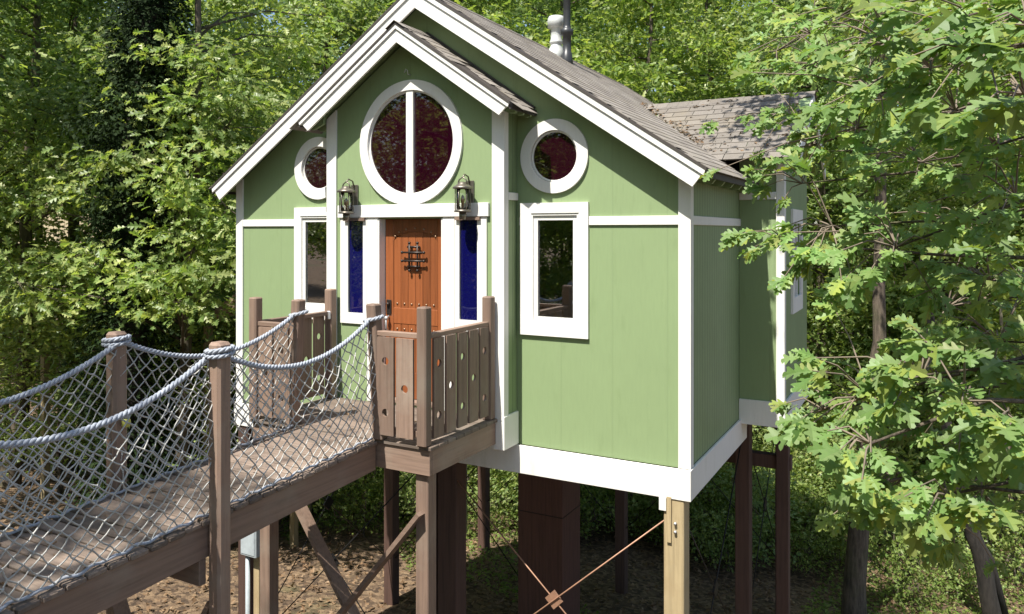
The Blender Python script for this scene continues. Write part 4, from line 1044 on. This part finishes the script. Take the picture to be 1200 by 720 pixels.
# dry leaves caught in the roof valley and on the wing roof
P = []; 
for i in range(290):
    if i < 150:
        f = rng.random(); yv = WYM-WEY*f; x = (APX-(WAP-.667*WEY*f))/S1+abs(rng.gauss(0, .07)); z = max(roof_z(x), WAP-.667*abs(yv-WYM))+.03; P.append((x, yv+rng.gauss(0, .04), z))
    else:
        x = rng.uniform(2.2, 3.75); yv = WYM-WEY*rng.random(); z = WAP-.667*abs(yv-WYM); 
        if z > roof_z(x): P.append((x, yv, z+.03))
P = np.array(P); g = np.random.default_rng(4); D = g.normal(size=P.shape)*np.array([1, 1, .3]); N = g.normal(size=P.shape)*.4+np.array([0, 0, 1.])
V, T = leaves(P, D, N, .07*g.uniform(.6, 1.3, len(P)), SMALL)
tag(link('roof_leaves', np_mesh('roof_leaves', V, T), M['litter']), 'dry leaves caught in the roof valley beside the wing', None, None, 'stuff')

# ------------------------------------------------------------------ far neighbour on stilts, posts
nx, ny = spot(70, 33); nb = empty('neighbour_house', (nx, ny, gz(nx, ny)), 'tan sided house on dark stilts half hidden behind the left trees', 'house')
zt = CZ+33*(271-250)/895; zb_ = CZ-33*(351-271)/895
def nbx(x0, x1, y0, y1, z0, z1, name, mat): return MB().box(nx+x0, nx+x1, ny+y0, ny+y1, z0, z1).build(name, M[mat], nb)
nbx(-4.5, 4.6, 0, 5, zb_+.001, zt+1.5, 'wall', 'tan'); nbx(-4.7, 4.8, -.2, 5.2, zb_-.25, zb_, 'floor_beam', 'stilt')
MB().prism([[(-.6, zt+1.5), (5.6, zt+1.5), (2.5, zt+3.6)]], lambda u, v, w: (nx-4.9+w, ny+u, v), 9.9).build('roof', M['shingle'], nb)
for px_ in (-1.6, 1.5):
    wv = nbx(px_-.5, px_+.5, -.03, -.002, zb_+1.0, zb_+2.3, 'window', 'white'); nbx(px_-.42, px_+.42, -.04, -.031, zb_+1.08, zb_+2.22, 'pane', 'clear_glass').parent = nb
for xx in (-4.3, -2.6, -.9, 1.0, 2.7, 4.3):
    for yy in (.1, 4.7): MB().bbox(nx+xx-.17, nx+xx+.17, ny+yy-.17, ny+yy+.17, gz(nx+xx, ny+yy)-.5, zb_-.251, .01).build('stilt', M['stilt'], nb)
for px, y0, t, lab in ((53, 415, 18, 'short pale timber post near the ivy trunk'), (176, 402, 19.5, 'pale timber post behind the rope bridge net')):
    x, y = spot(px, t); pz = CZ-t*(y0-271)/895
    p = MB(); p.bbox(x-.075, x+.075, y-.075, y+.075, gz(x, y)-.4, pz-.03, .01); p.lathe([(.085, -.03), (.08, -.01), (.01, .01)], (x, y, pz), 4); tag(p.build('timber_post', M['treated']), lab, 'post')
# timber stair beyond the left corner
sx, sy = spot(276, 15); stc = empty('timber_stair', (sx, sy, gz(sx, sy)), 'timber stair frame just beyond the left corner of the house', 'stair')
a = spot3(290, 342, 15); b_ = spot3(244, 379, 15)
MB().bar(a, b_, .05, .24).build('stringer', M['brown_x'], stc)
MB().bar(a+Vector((.35, .9, 0)), b_+Vector((.35, .9, 0)), .05, .24).build('stringer', M['brown_x'], stc)
for i in range(6):
    p = a.lerp(b_, (i+.5)/6); MB().bar(p+Vector((0, 0, .1)), p+Vector((.35, .9, .1)), .26, .04).build('tread', M['treated_x'], stc)
for q in (a, a+Vector((.35, .9, 0)), b_, b_+Vector((.35, .9, 0))): MB().box(q.x-.06, q.x+.06, q.y-.06, q.y+.06, gz(q.x, q.y)-.3, q.z+(1.4 if q.z > b_.z+.2 else -.05)).build('post', M['treated'], stc)
